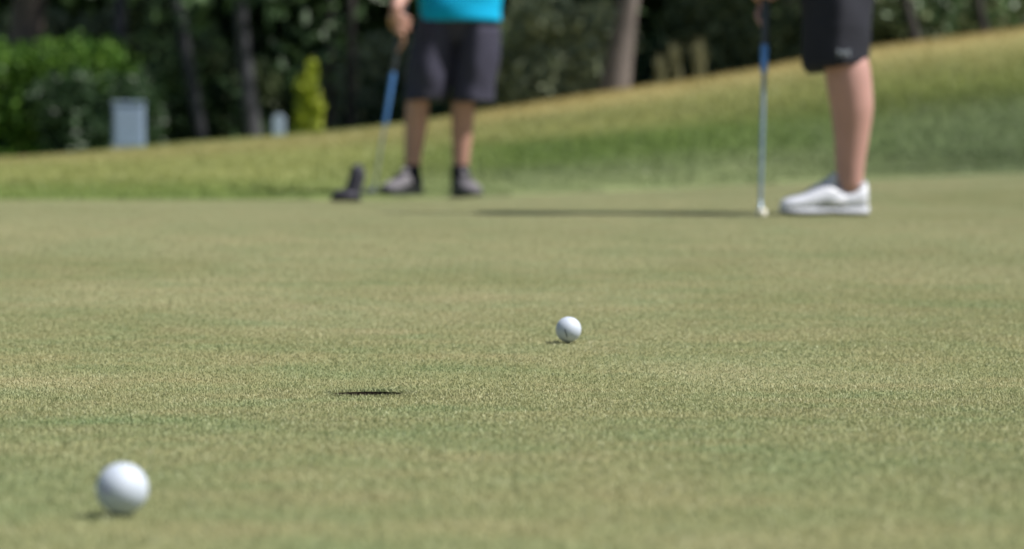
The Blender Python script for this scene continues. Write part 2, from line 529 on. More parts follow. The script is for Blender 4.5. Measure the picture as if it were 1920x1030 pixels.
# the green: a sheet with the cup really cut out of it
hw = 0.2
xs = np.unique(np.concatenate([np.linspace(-20, -4, 12), np.arange(-4, HOLE[0] - hw - 0.05, 0.16),
                               HOLE[0] + np.linspace(-hw, hw, 5), np.arange(HOLE[0] + hw + 0.12, 4, 0.16), np.linspace(4, 20, 12)]))
ds0 = np.unique(np.concatenate([np.linspace(-5, 0.8, 10), np.arange(1.0, HOLE[1] - hw - 0.05, 0.11), HOLE[1] + np.linspace(-hw, hw, 5),
                                np.arange(HOLE[1] + hw + 0.1, 12.5, 0.12)]))
tail = np.linspace(0, 1, 22)[1:]
V = []
for x in xs:
    e = float(_edge(x))
    dcol = np.concatenate([ds0, ds0[-1] + (e - ds0[-1]) * tail])
    z = Hgreen(np.full_like(dcol, x), dcol)
    V.append(np.stack([np.full_like(dcol, x), dcol, z], 1))
nx_, ny_ = len(xs), len(V[0])
V = np.concatenate(V)
F = grid_faces(nx_, ny_)
ctr = V[F].mean(1)
inside = (np.abs(ctr[:, 0] - HOLE[0]) < hw) & (np.abs(ctr[:, 1] - HOLE[1]) < hw)
F = F[~inside]
# boundary loop of the removed square, counter-clockwise
ix = [int(np.argmin(np.abs(xs - (HOLE[0] + k)))) for k in np.linspace(-hw, hw, 5)]
jx = [int(np.argmin(np.abs(ds0 - (HOLE[1] + k)))) for k in np.linspace(-hw, hw, 5)]
loop = [(4, j) for j in (2, 3, 4)] + [(i, 4) for i in (3, 2, 1, 0)] + [(0, j) for j in (3, 2, 1, 0)] + [(i, 0) for i in (1, 2, 3, 4)] + [(4, 1)]
bl = [ix[a] * ny_ + jx[c] for a, c in loop]
n0 = len(V)
NR = 48
ring = []
for k in range(NR):
    a = 2 * math.pi * k / NR
    rr_ = HR * (1 + 0.012 * math.sin(5 * a) + 0.01 * math.sin(11 * a + 1))
    X, D = HOLE[0] + rr_ * math.cos(a), HOLE[1] + rr_ * math.sin(a)
    ring.append((X, D, float(Hgreen(X, D))))
ring = np.array(ring)
V = np.concatenate([V, ring])
T = []
for i in range(16):
    bi, bn = bl[i], bl[(i + 1) % 16]
    r0, r1, r2, r3 = [n0 + (3 * i + q) % NR for q in range(4)]
    T += [(bi, r1, r0), (bi, bn, r1), (bn, r2, r1), (bn, r3, r2)]
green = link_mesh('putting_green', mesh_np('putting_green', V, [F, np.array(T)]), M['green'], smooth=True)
tag(green, kind='structure')

# the bank behind it and the ground beyond the crest
xsb = np.unique(np.concatenate([np.linspace(-30, -8, 16), np.linspace(-8, 8, 90), np.linspace(8, 30, 16)]))
ts = np.concatenate([np.linspace(0, 1.0, 60), np.linspace(1.0, 1.5, 24)[1:], np.linspace(1.5, 4.2, 16)[1:]])
V = []; bt = []; br = []
for x in xsb:
    e = float(_edge(x)); r_ = float(_ridge_d(x))
    dcol = e + (r_ - e) * ts
    z = Hbank(np.full_like(dcol, x), dcol) + 0.002 * (ts <= 0)
    V.append(np.stack([np.full_like(dcol, x), dcol, z], 1)); bt.append(ts); br.append(np.full_like(ts, x))
V = np.concatenate(V)
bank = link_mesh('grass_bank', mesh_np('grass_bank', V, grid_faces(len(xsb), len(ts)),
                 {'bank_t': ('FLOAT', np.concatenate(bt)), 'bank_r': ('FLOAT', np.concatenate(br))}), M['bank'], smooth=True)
tag(bank, kind='structure')

mb = MB()
rings = [[(R * math.cos(a), 20 + R * math.sin(a), z) for a in [2 * math.pi * k / 64 for k in range(64)]] for R, z in ((0.5, -0.75), (60, -0.75), (300, -0.8), (2000, -1.5))]
mb.loft(rings, cap=False)
mb.add(rings[0], [tuple(range(64))])
g = mb.build('ground', M['ground']); tag(g, kind='structure')


# ------------------------------------------------------------------ mown turf blades (instanced tiles, one object)
def blades(n, sx, sy, h, w, lean, keep=None, clump=None):
    """n upright blades over sx*sy centred on 0; returns V(n*5,3), quads, tris, rnd"""
    p = RNG.uniform(-0.5, 0.5, (n, 2)) * (sx, sy)
    if keep is not None: p = p[keep(p)]
    n = len(p)
    hh = h * RNG.uniform(0.55, 1.15, n); ww = w * RNG.uniform(0.7, 1.3, n)
    a = RNG.uniform(0, 2 * math.pi, n)
    la = RNG.uniform(0, 2 * math.pi, n); ll = hh * np.abs(RNG.normal(0, lean, n))
    ux, uy = np.cos(a) * ww / 2, np.sin(a) * ww / 2
    lx, ly = np.cos(la) * ll, np.sin(la) * ll
    z0 = np.full(n, -0.0006)
    P = np.empty((n, 5, 3))
    P[:, 0] = np.stack([p[:, 0] - ux, p[:, 1] - uy, z0], 1)
    P[:, 1] = np.stack([p[:, 0] + ux, p[:, 1] + uy, z0], 1)
    P[:, 2] = np.stack([p[:, 0] + ux * .85 + lx * .4, p[:, 1] + uy * .85 + ly * .4, hh * .62], 1)
    P[:, 3] = np.stack([p[:, 0] - ux * .85 + lx * .4, p[:, 1] - uy * .85 + ly * .4, hh * .62], 1)
    P[:, 4] = np.stack([p[:, 0] + lx, p[:, 1] + ly, hh], 1)
    b = np.arange(n)[:, None] * 5
    Q = b + np.array([[0, 1, 2, 3]]); T = b + np.array([[3, 2, 4]])
    r = np.repeat(RNG.uniform(0, 1, n), 5)
    return P.reshape(-1, 3), Q, T, r


def turf_object(name, tiles, protos, extra, mat, extra_attr=()):
    """one stuff object: its mesh holds the prototype tiles, unique blades and the tile points; nodes instance the tiles"""
    Vs, Qs, Ts, var, rnd, rot = [], [], [], [], [], []
    off = 0
    for k, (v, q, t, r) in enumerate(protos + ([extra] if extra else [])):
        Vs.append(v); Qs.append(q + off); Ts.append(t + off); off += len(v)
        var.append(np.full(len(v), k if k < len(protos) else 50)); rnd.append(r); rot.append(np.zeros((len(v), 3)))
    loc, eul = tiles
    Vs.append(loc); var.append(np.full(len(loc), 99)); rnd.append(np.zeros(len(loc))); rot.append(eul)
    at = {'variant': ('INT', np.concatenate(var)), 'rnd': ('FLOAT', np.concatenate(rnd)), 'tile_rot': ('FLOAT_VECTOR', np.concatenate(rot))}
    me = mesh_np(name, np.concatenate(Vs), [np.concatenate(Qs), np.concatenate(Ts)], at)
    o = link_mesh(name, me, mat)
    ng = bpy.data.node_groups.new(name + '_scatter', 'GeometryNodeTree')
    ng.interface.new_socket('Geometry', in_out='INPUT', socket_type='NodeSocketGeometry')
    ng.interface.new_socket('Geometry', in_out='OUTPUT', socket_type='NodeSocketGeometry')
    N = ng.nodes; L = ng.links
    gi = N.new('NodeGroupInput'); go = N.new('NodeGroupOutput')
    va = N.new('GeometryNodeInputNamedAttribute'); va.data_type = 'INT'; va.inputs['Name'].default_value = 'variant'

    def pick(k):
        c = N.new('FunctionNodeCompare'); c.data_type = 'INT'; c.operation = 'EQUAL'
        L.new(va.outputs['Attribute'], c.inputs[2]); c.inputs[3].default_value = k
        s = N.new('GeometryNodeSeparateGeometry'); s.domain = 'POINT'
        L.new(gi.outputs[0], s.inputs[0]); L.new(c.outputs[0], s.inputs[1])
        return s.outputs[0]
    jn = N.new('GeometryNodeGeometryToInstance')
    for k in reversed(range(len(protos))): L.new(pick(k), jn.inputs[0])
    pts = N.new('GeometryNodeMeshToPoints'); L.new(pick(99), pts.inputs[0])
    iop = N.new('GeometryNodeInstanceOnPoints')
    L.new(pts.outputs[0], iop.inputs['Points']); L.new(jn.outputs[0], iop.inputs['Instance'])
    iop.inputs['Pick Instance'].default_value = True
    ra = N.new('GeometryNodeInputNamedAttribute'); ra.data_type = 'FLOAT_VECTOR'; ra.inputs['Name'].default_value = 'tile_rot'
    L.new(ra.outputs['Attribute'], iop.inputs['Rotation'])
    out = N.new('GeometryNodeJoinGeometry')
    L.new(iop.outputs[0], out.inputs[0])
    if extra: L.new(pick(50), out.inputs[0])
    sm = N.new('GeometryNodeSetMaterial'); sm.inputs['Material'].default_value = mat
    L.new(out.outputs[0], sm.inputs[0])
    L.new(sm.outputs[0], go.inputs[0])
    md = o.modifiers.new('scatter', 'NODES'); md.node_group = ng
    return o


def tile_frame(H, x, d, rz):
    e = 0.05
    gx = (H(x + e, d) - H(x - e, d)) / (2 * e); gd = (H(x, d + e) - H(x, d - e)) / (2 * e)
    nrm = Vector((-float(gx), -float(gd), 1)).normalized()
    q = Vector((0, 0, 1)).rotation_difference(nrm) @ Quaternion((0, 0, 1), rz)
    return tuple(q.to_euler('XYZ'))


TS = 0.20
loc, eul = [], []
gx0, gd0 = HOLE[0] - TS * 60, HOLE[1] - TS * 60      # tile centres; the 2x2 block round the cup is unique blades
for j in range(0, 160):
    for i in range(0, 130):
        x = gx0 + (i + 0.5) * TS; d = gd0 + (j + 0.5) * TS
        if d < 1.35 or abs(x) > 0.19 * d + 0.75: continue
        if d > float(_edge(x)) + 0.10: continue
        if abs(x - HOLE[0]) < TS and abs(d - HOLE[1]) < TS: continue
        loc.append((x, d, float(Hgreen(x, d)))); eul.append(tile_frame(Hgreen, x, d, random.choice((0, 1, 2, 3)) * math.pi / 2))
NB = int(72000 * TS * TS)
protos = [blades(NB, TS * 1.02, TS * 1.02, 0.0038, 0.00105, 0.95) for _ in range(5)]
keep = lambda p: np.hypot(p[:, 0], p[:, 1]) > HR * (1.0 + 0.012 * np.sin(5 * np.arctan2(p[:, 1], p[:, 0])))
ev, eq, et, er = blades(NB * 4, 2 * TS, 2 * TS, 0.0038, 0.00105, 0.95, keep)
rv, rq, rt, rr_ = blades(880, 1, 1, 0.0050, 0.0015, 0.7)
_a = RNG.uniform(0, 2 * math.pi, len(rv) // 5); _r = HR * (1.0 + 0.012 * np.sin(5 * _a)) + RNG.uniform(-0.0008, 0.010, len(_a))
_b = rv.reshape(-1, 5, 3); _b[:, :, :2] += (np.stack([_r * np.cos(_a), _r * np.sin(_a)], 1) - _b[:, :2, :2].mean(1))[:, None, :]
eq = np.concatenate([eq, rq + len(ev)]); et = np.concatenate([et, rt + len(ev)]); er = np.concatenate([er, rr_]); ev = np.concatenate([ev, _b.reshape(-1, 3)])
bx = np.repeat(ev.reshape(-1, 5, 3)[:, :2, :2].mean(1), 5, axis=0)
ev = ev + np.stack([np.full(len(ev), HOLE[0]), np.full(len(ev), HOLE[1]), Hgreen(bx[:, 0] + HOLE[0], bx[:, 1] + HOLE[1])], 1)
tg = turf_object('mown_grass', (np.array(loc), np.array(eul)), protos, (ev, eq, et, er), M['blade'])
tag(tg, 'short mown olive grass covering the putting green', 'grass', kind='stuff')

# longer grass of the fringe and bank, coloured through attributes baked per tile position is not possible, so blades read the ground zones
# from their own tile's stored values
TB = 0.5
rows = []
for j in range(0, 40):
    for i in range(-30, 31):
        x = (i + 0.5) * TB; d = 13.4 + (j + 0.5) * TB
        t = float(bank_t(x, d))
        if t < 0.012 or t > 1.28 or abs(x) > 0.19 * d + 3.0: continue
        rows.append((x, d))
VV, QQ, TT, RR, BT, BR = [], [], [], [], [], []
off = 0
NBK = 380
for (x, d) in rows:
    near = float(bank_t(x, d)) < 0.16
    h_ = 0.016 if near else 0.030
    v, q, t, r = blades(NBK, TB, TB, h_, 0.0060, 0.55)
    base = np.repeat(v.reshape(-1, 5, 3)[:, :2, :2].mean(1), 5, axis=0)
    X, D = base[:, 0] + x, base[:, 1] + d
    tt = bank_t(X, D)
    v = v + np.stack([np.full(len(v), x), np.full(len(v), d), Hbank(X, D)], 1)
    VV.append(v); QQ.append(q + off); TT.append(t + off); RR.append(r); BT.append(tt); BR.append(X); off += len(v)
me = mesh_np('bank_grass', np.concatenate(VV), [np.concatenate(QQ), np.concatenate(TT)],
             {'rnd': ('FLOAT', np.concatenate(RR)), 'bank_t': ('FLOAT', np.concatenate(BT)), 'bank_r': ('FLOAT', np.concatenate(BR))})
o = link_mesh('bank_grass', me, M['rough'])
tag(o, 'rougher striped grass on the bank behind the green, straw coloured along its crest', 'grass', kind='stuff')


# ------------------------------------------------------------------ woodland
def leaves_mesh(name, centres, size, flat=0.25, long=1.9):
    n = len(centres)
    d = RNG.normal(size=(n, 3)); d /= np.linalg.norm(d, axis=1)[:, None]
    e = RNG.normal(size=(n, 3)); e -= (e * d).sum(1)[:, None] * d; e /= np.linalg.norm(e, axis=1)[:, None]
    f = np.cross(d, e)
    s = (size * RNG.uniform(0.6, 1.35, n))[:, None]
    P = np.empty((n, 4, 3))
    P[:, 0] = centres - d * s * long / 2
    P[:, 1] = centres + e * s / 2 + f * s * flat
    P[:, 2] = centres + d * s * long / 2
    P[:, 3] = centres - e * s / 2 + f * s * flat
    b = np.arange(n)[:, None] * 4
    T = np.concatenate([b + [[0, 1, 2]], b + [[0, 2, 3]]])
    return mesh_np(name, P.reshape(-1, 3), T, {'rnd': ('FLOAT', np.repeat(RNG.uniform(0, 1, n), 4))})


def clump_points(blobs, n):
    """leaf centres spread through uneven clumps; blobs = [(centre, radii)]"""
    w = np.array([r[0] * r[1] * r[2] for c, r in blobs]) ** 0.8
    cnt = RNG.multinomial(n, w / w.sum())
    out = []
    for (c, r), k in zip(blobs, cnt):
        u = RNG.normal(size=(k, 3)); u /= np.linalg.norm(u, axis=1)[:, None]
        rad = RNG.uniform(0, 1, k) ** 0.45 * (1 + RNG.normal(0, 0.10, k))
        out.append(np.array(c) + u * rad[:, None] * np.array(r))
    return np.concatenate(out)


def blobs_in(c, r, n, br):
    out = []
    for _ in range(n):
        u = RNG.normal(size=3); u /= np.linalg.norm(u); q = RNG.uniform(0.25, 1) ** 0.5
        s = br * RNG.uniform(0.65, 1.35)
        out.append((np.array(c) + u * q * np.array(r), (s, s, s * RNG.uniform(0.6, 0.95))))
    return out


def ground_z(x, d): return Hany(x, d)


def tree(name, label, x, d, h, r0, lean, crown_c, crown_r, leafmat, barkmat, n=5200, leaf=0.085, low=None, blobs=26, group=None, bend=0.12):
    z = ground_z(x, d) - 0.05
    root = empty(name, (x, d, z))
    tag(root, label, 'tree', group)
    mb = MB()
    pts, rad = [], []
    ph = random.uniform(0, 6)
    for i in range(13):
        t = i / 12
        pts.append(Vector((lean[0] * h * t + bend * math.sin(t * 5 + ph) * t * 1.2, lean[1] * h * t + bend * math.cos(t * 4 + ph) * t, h * t)))
        rad.append(r0 * (1.0 - 0.72 * t) + r0 * 0.55 * math.exp(-t * h / 0.16))
    mb.tube(pts, rad, 14)
    for k in range(7):
        t = random.uniform(0.38, 0.92); i = int(t * 12); p0 = pts[i]
        a = k * 2.4 + ph; L = crown_r[0] * random.uniform(0.55, 0.9)
        p3 = p0 + Vector((math.cos(a) * L, math.sin(a) * L, L * random.uniform(0.25, 0.7)))
        pm = p0.lerp(p3, 0.5) + Vector((0, 0, -0.12 * L))
        rr = rad[i] * 0.5
        mb.tube([p0, pm, p3], [rr, rr * 0.7, rr * 0.25], 8)
    mb.build('trunk', barkmat, root)
    B = blobs_in((pts[-1].x * 0.8 + crown_c[0], pts[-1].y * 0.8 + crown_c[1], crown_c[2]), crown_r, blobs, crown_r[0] * 0.34)
    if low: B += [(np.array(c), np.array(r)) for c, r in low]
    me = leaves_mesh('crown', clump_points(B, n), leaf)
    link_mesh('crown', me, leafmat, root)
    return root


def at_px(x, k):
    """x,d on the ground under photo column x at scale k"""
    return (x - 960) / k, FPX / k


def shrub(name, label, x, d, blobs, leafmat, n, leaf, group=None, stems=5, cat='shrub'):
    z = ground_z(x, d) - 0.03
    root = empty(name, (x, d, z)); tag(root, label, cat, group)
    link_mesh('foliage', leaves_mesh('foliage', clump_points([(np.array(c), np.array(r)) for c, r in blobs], n), leaf), leafmat, root)
    mb = MB()
    for k in range(stems):
        c, r = blobs[k % len(blobs)]
        b0 = Vector((random.uniform(-.12, .12), random.uniform(-.12, .12), 0))
        e = Vector(c) + Vector((random.uniform(-.3, .3) * r[0], random.uniform(-.3, .3) * r[1], r[2] * 0.3))
        mb.tube([b0, b0.lerp(e, 0.5) + Vector((0, 0, 0.06)), e], [0.018, 0.013, 0.006], 6)
    mb.build('stem', M['bark_brown'], root)
    return root


# dense backdrop of the wood, one mass far behind
n = 62000
X = RNG.uniform(-20, 20, n); Y = 40 + RNG.normal(0, 1.2, n) + 0.8 * np.sin(X * 0.9); Zh = 6.5 + 1.5 * np.sin(X * 0.7 + 1) + np.sin(X * 1.9)
Zz = RNG.uniform(0, 1, n) ** 0.85 * Zh + 0.0
o = link_mesh('far_woods', leaves_mesh('far_woods', np.stack([X, Y, Zz], 1), 0.26), M['leaf_dark'])
tag(o, 'dense dark green wood filling the background behind the trees', 'woods', kind='stuff')

# undergrowth between the trunks, one mass
n = 26000
X = RNG.uniform(-13, 13, n); Y = RNG.uniform(29.5, 37, n)
hgt = 0.55 + 0.45 * np.sin(X * 1.3) * np.sin(Y * 1.1 + 1) + 0.3 * np.sin(X * 3.1 + Y)
Zz = Hbank(X, Y) + RNG.uniform(0, 1, n) ** 0.8 * np.clip(hgt, 0.12, 1.4)
o = link_mesh('undergrowth', leaves_mesh('undergrowth', np.stack([X, Y, Zz], 1), 0.10), M['leaf_deep'])
tag(o, 'low dark undergrowth between the tree trunks', 'undergrowth', kind='stuff')

# the trees whose trunks the photograph shows
x, d = at_px(1149, 207); tree('tree', 'sunlit pale brown trunk standing on the crest midway between the two golfers', x, d, 9.0, 0.098, (0.17, 0.02), (-0.4, 3.2, 7.6), (2.3, 2.0, 1.5), M['leaf_olive'], M['bark_pale'], bend=0.05)
x, d = at_px(18, 176); tree('tree', 'thick brown leaning trunk behind the clipped hedge at the left edge', x, d, 7.0, 0.22, (0.12, 0.05), (-0.4, 1.8, 5.6), (2.4, 2.2, 1.5), M['leaf_dark'], M['bark_brown'])
x, d = at_px(216, 180); tree('tree', 'slim pale grey upright trunk just right of the hedge, above the grey box', x, d, 8.0, 0.075, (0.01, 0.05), (0, 2.0, 6.4), (2.0, 1.9, 1.5), M['leaf_dark'], M['bark_grey'], low=[((0.45, -0.4, 1.3), (0.45, 0.4, 0.4))])
x, d = at_px(248, 170); tree('tree', 'dark trunk partly behind the slim pale grey one', x, d, 8.0, 0.12, (0.0, 0.02), (0, 1.8, 6.6), (2.0, 1.9, 1.5), M['leaf_dark'], M['bark_brown'])
x, d = at_px(392, 185); tree('tree', 'thin grey trunk leaning left between the grey box and the small white post', x, d, 5.5, 0.07, (-0.16, 0.04), (0, 2.0, 5.6), (2.2, 2.0, 1.5), M['leaf_dark'], M['bark_grey'], low=[((-0.2, -0.5, 1.75), (0.55, 0.4, 0.30)), ((-0.3, 0.6, 1.2), (0.6, 0.4, 0.5))])
x, d = at_px(482, 188); tree('tree', 'grey trunk leaning left, nearest to the small white post on its left side', x, d, 6.0, 0.085, (-0.10, 0.03), (0.2, 2.2, 5.6), (2.3, 2.0, 1.5), M['leaf_dark'], M['bark_grey'], low=[((0.1, -0.5, 1.75), (0.5, 0.4, 0.28)), ((0.5, 0.6, 1.3), (0.6, 0.4, 0.5))], bend=0.06)
x, d = at_px(616, 182); tree('tree', 'thin black trunk just right of the lime green bush', x, d, 6.0, 0.045, (0.01, 0.03), (0, 2.2, 5.4), (2.2, 2.0, 1.5), M['leaf_dark'], M['bark_dark'], bend=0.05)
x, d = at_px(657, 180); tree('tree', 'dark trunk left of the golfer in turquoise, behind the blue banded club', x, d, 6.2, 0.055, (0.0, 0.03), (0, 2.2, 5.4), (2.3, 2.0, 1.5), M['leaf_dark'], M['bark_dark'], bend=0.06)
x, d = at_px(1722, 196); tree('tree', 'brown grey trunk leaning left on the crest, right of the white shoe golfer', x, d, 5.5, 0.045, (-0.22, 0.1), (0.5, 0.6, 4.2), (2.2, 2.0, 1.5), M['leaf_dark'], M['bark_dark'], low=[((-0.4, 0.3, 0.9), (0.5, 0.4, 0.6)), ((0.3, 0.5, 0.5), (0.5, 0.4, 0.4))])
x, d = at_px(1848, 196); tree('tree', 'grey brown trunk leaning left on the crest near the right edge', x, d, 5.5, 0.04, (-0.20, 0.1), (0.8, 0.8, 4.0), (2.3, 2.0, 1.5), M['leaf_dark'], M['bark_dark'], low=[((0.3, 0.3, 0.5), (0.6, 0.4, 0.5))])
# canopy trees deeper in the wood (their shade falls to the left and back)
for (xx, dd, hh, lab) in ((1.2, 32.5, 6.5, 'deep shaded tree behind the pale crest trunk'),
                          (4.6, 33.0, 6.5, 'deep shaded tree at the right edge behind the leaning trunks'),
                          (-1.0, 33.0, 6.8, 'deep shaded tree behind the golfer in turquoise'),
                          (6.6, 30.5, 6.0, 'shaded tree just past the right end of the crest'),
                          (3.0, 31.0, 6.0, 'deep shaded tree behind the golfer in white shoes')):
    tree('tree', lab, xx, dd, hh, 0.12, (0.02, 0.02), (0, 0, hh * 0.70), (2.7, 2.3, 1.9), M['leaf_dark'], M['bark_brown'], n=7000, leaf=0.11, blobs=34)

# clipped hedge at the left
hx, hd = -4.95, 28.6
z = ground_z(hx, hd)
B = []
for i in range(9):
    for j in range(3):
        for k in range(3):
            B.append(((-1.35 + i * 0.28 + random.uniform(-.05, .05), -0.42 + j * 0.42, 0.16 + k * 0.50 + random.uniform(-.06, .06)), (0.29, 0.30, 0.31)))
h = shrub('hedge', 'thick bright green hedge with sunlit top, left of the grey box', hx, hd, B, M['leaf_hedge'], 17000, 0.055, stems=9, cat='hedge')
shrub('bush', 'lime yellow bush glowing between the small white post and the dark trunks', *at_px(577, 200),
      [((0.02, 0, 0.12), (0.15, 0.13, 0.17)), ((-0.03, 0, 0.27), (0.13, 0.12, 0.17)), ((0.04, 0.03, 0.42), (0.12, 0.12, 0.18)), ((-0.01, 0, 0.57), (0.10, 0.1, 0.18)), ((0.04, 0.02, 0.72), (0.06, 0.08, 0.16))], M['leaf_lime'], 1150, 0.045, cat='bush')
shrub('bush', 'dull green bush between the hedge and the grey box', *at_px(165, 196),
      [((0, 0, 0.3), (0.5, 0.4, 0.4)), ((-0.2, 0.1, 0.7), (0.4, 0.35, 0.35)), ((0.4, 0.1, 0.6), (0.35, 0.35, 0.4))], M['leaf_deep'], 3200, 0.06, cat='bush')
shrub('bush', 'black green bush right behind the grey box', *at_px(330, 177),
      [((0, 0, 0.35), (0.6, 0.4, 0.5)), ((-0.3, 0.1, 0.8), (0.5, 0.35, 0.45)), ((0.4, 0.1, 0.7), (0.5, 0.35, 0.5))], M['leaf_deep'], 3800, 0.065, cat='bush')
shrub('bush', 'grey green sunlit bush left of the pale crest trunk', *at_px(1075, 196),
      [((0, 0, 0.3), (0.55, 0.4, 0.4)), ((0.2, 0.1, 0.75), (0.4, 0.35, 0.35)), ((-0.3, 0.1, 0.9), (0.4, 0.3, 0.3)), ((-0.6, 0.2, 0.4), (0.4, 0.3, 0.4))], M['leaf_grey'], 4200, 0.06, cat='bush')
shrub('bush', 'olive bush behind the legs of the golfer in turquoise', *at_px(985, 192),
      [((0, 0, 0.3), (0.5, 0.4, 0.4)), ((0.2, 0.1, 0.7), (0.4, 0.35, 0.35))], M['leaf_olive'], 2600, 0.06, cat='bush')
shrub('bush', 'pale grey green bush seen between the dark trunks left of the golfer in turquoise', *at_px(690, 172),
      [((0, 0, 0.4), (0.5, 0.4, 0.5)), ((-0.3, 0.1, 0.9), (0.4, 0.35, 0.4)), ((0.2, 0.1, 1.2), (0.35, 0.3, 0.3))], M['leaf_grey'], 3600, 0.07, cat='bush')
shrub('bush', 'dark bush on the crest at the right edge, under the leaning trunks', *at_px(1800, 188),
      [((0, 0, 0.2), (0.7, 0.4, 0.35)), ((0.5, 0.1, 0.4), (0.6, 0.35, 0.4)), ((-0.6, 0.2, 0.3), (0.5, 0.35, 0.4))], M['leaf_olive'], 4200, 0.06, cat='bush')
shrub('bush', 'dark olive bush behind the club of the golfer in white shoes', *at_px(1420, 190),
      [((0, 0, 0.3), (0.7, 0.4, 0.4)), ((0.5, 0.1, 0.5), (0.6, 0.35, 0.4)), ((-0.5, 0.2, 0.6), (0.5, 0.35, 0.5))], M['leaf_olive'], 4200, 0.06, cat='bush')


shrub('bush', 'mid green loose bush between the two grey leaning trunks', *at_px(428, 176),
      [((0, 0, 0.5), (0.4, 0.35, 0.4)), ((0.25, 0.1, 1.0), (0.35, 0.3, 0.35)), ((-0.3, 0.1, 1.25), (0.35, 0.3, 0.3))], M['leaf_olive'], 2600, 0.065, cat='bush')
shrub('bush', 'pale olive bush rising behind the hedge, left of the slim grey trunk', *at_px(130, 168),
      [((0, 0, 1.2), (0.6, 0.35, 0.4)), ((0.4, 0.1, 1.7), (0.45, 0.3, 0.35)), ((-0.4, 0.1, 1.8), (0.4, 0.3, 0.35))], M['leaf_grey'], 3000, 0.075, cat='bush')
shrub('bush', 'grey green bush between the slim pale grey trunk and the thin leaning trunk', *at_px(310, 172),
      [((0, 0, 0.9), (0.45, 0.35, 0.4)), ((0.25, 0.1, 1.5), (0.4, 0.3, 0.35)), ((-0.2, 0.1, 1.9), (0.3, 0.3, 0.3))], M['leaf_olive'], 2800, 0.07, cat='bush')


def grass_clump(x, d, n, h, label):
    z = ground_z(x, d) - 0.02
    root = empty('tall_grass_clump', (x, d, z)); tag(root, label, 'tall grass', 'dry grass clumps on the crest')
    V, Q, T, R = [], [], [], []
    for i in range(n):
        a = random.uniform(0, 6.28); b0 = Vector((random.gauss(0, .022), random.gauss(0, .03), 0))
        L = h * random.uniform(0.6, 1.1); o_ = random.uniform(0.03, 0.22) * L
        dirv = Vector((math.cos(a), math.sin(a), 0)); side = Vector((-math.sin(a), math.cos(a), 0)) * 0.007
        p1 = b0 + dirv * o_ * 0.3 + Vector((0, 0, L * 0.6)); p2 = b0 + dirv * o_ + Vector((0, 0, L * 0.95))
        k = len(V); V += [b0 - side, b0 + side, p1 + side, p1 - side, p2]
        Q.append((k, k + 1, k + 2, k + 3)); T.append((k + 3, k + 2, k + 4)); R += [random.random()] * 5
    link_mesh('blades', mesh_np('blades', [tuple(v) for v in V], [np.array(Q), np.array(T)], {'rnd': ('FLOAT', np.array(R))}), M['leaf_straw'], root)


grass_clump(*at_px(1238, 204), 110, 0.36, 'straw coloured clump of tall grass just right of the pale crest trunk')
grass_clump(*at_px(1266, 203), 110, 0.44, 'second clump of tall dry grass right of the pale crest trunk')
grass_clump(*at_px(1310, 202), 110, 0.46, 'lone clump of tall dry grass farthest from the pale crest trunk')


# grey box and white post on the crest
x, d = at_px(242, 219)
z = ground_z(x, d)
root = empty('utility_box', (x, d, z), 0.08); tag(root, 'pale grey upright metal box on the crest in front of the dark wood', 'box')
mb = MB(); mb.box((0, 0, 0.19), (0.268, 0.20, 0.40)); mb.build('body', M['box_grey'], root, bevel=0.012, smooth=False)
mb = MB(); mb.box((0, 0, 0.405), (0.284, 0.22, 0.026)); mb.build('lid', M['box_edge'], root, bevel=0.010, smooth=False)
mb = MB(); mb.box((0, -0.1035, 0.20), (0.22, 0.007, 0.31)); mb.build('door', M['box_grey'], root, bevel=0.003, smooth=False)
mb = MB(); mb.box((0, 0, 0.005), (0.30, 0.235, 0.05)); mb.build('base', M['concrete'], root, bevel=0.006, smooth=False)
x, d = at_px(523, 214)
z = ground_z(x, d)
root = empty('marker_post', (x, d, z)); tag(root, 'small white round topped post on the crest beside the lime bush', 'marker post')
mb = MB()
out = [(-.052, -.03), (.052, -.03)] + [(0.052 * math.cos(a), 0.175 + 0.052 * math.sin(a)) for a in [math.pi * k / 14 for k in range(15)]]
mb.loft([[(p[0], y, p[1]) for p in out] for y in (-0.03, 0.03)]); mb.build('post', M['post_white'], root, bevel=0.005, smooth=False)
mb = MB(); mb.box((0, 0, 0.0), (0.14, 0.10, 0.03)); mb.build('base', M['concrete'], root, bevel=0.004, smooth=False)


# ------------------------------------------------------------------ golf hole
z = float(Hgreen(*HOLE))
root = empty('golf_hole', (HOLE[0], HOLE[1], z)); tag(root, 'dark round cup cut into the green between the two balls', 'golf hole')
loc_ring = [(p[0] - HOLE[0], p[1] - HOLE[1], p[2] - z) for p in ring]
mb = MB()
mb.loft([[(q[0], q[1], q[2] - 0.0005) for q in loc_ring], [(q[0] * 1.0, q[1] * 1.0, -0.012 + random.uniform(-.001, .001)) for q in loc_ring], [(q[0] * .99, q[1] * .99, -0.028) for q in loc_ring]], cap=False)
mb.build('soil_wall', M['soil'], root)
mb = MB()
mb.loft([[(q[0] * .985, q[1] * .985, -0.0275) for q in loc_ring], [(q[0] * .95, q[1] * .95, -0.0275) for q in loc_ring], [(q[0] * .95, q[1] * .95, -0.125) for q in loc_ring]], cap=False)
mb.build('cup_liner', M['liner'], root)
mb = MB(); mb.add([(q[0] * .96, q[1] * .96, -0.124) for q in loc_ring], [tuple(range(NR))]); mb.build('cup_floor', M['liner'], root, smooth=False)


# ------------------------------------------------------------------ golf balls
BR = 0.02135


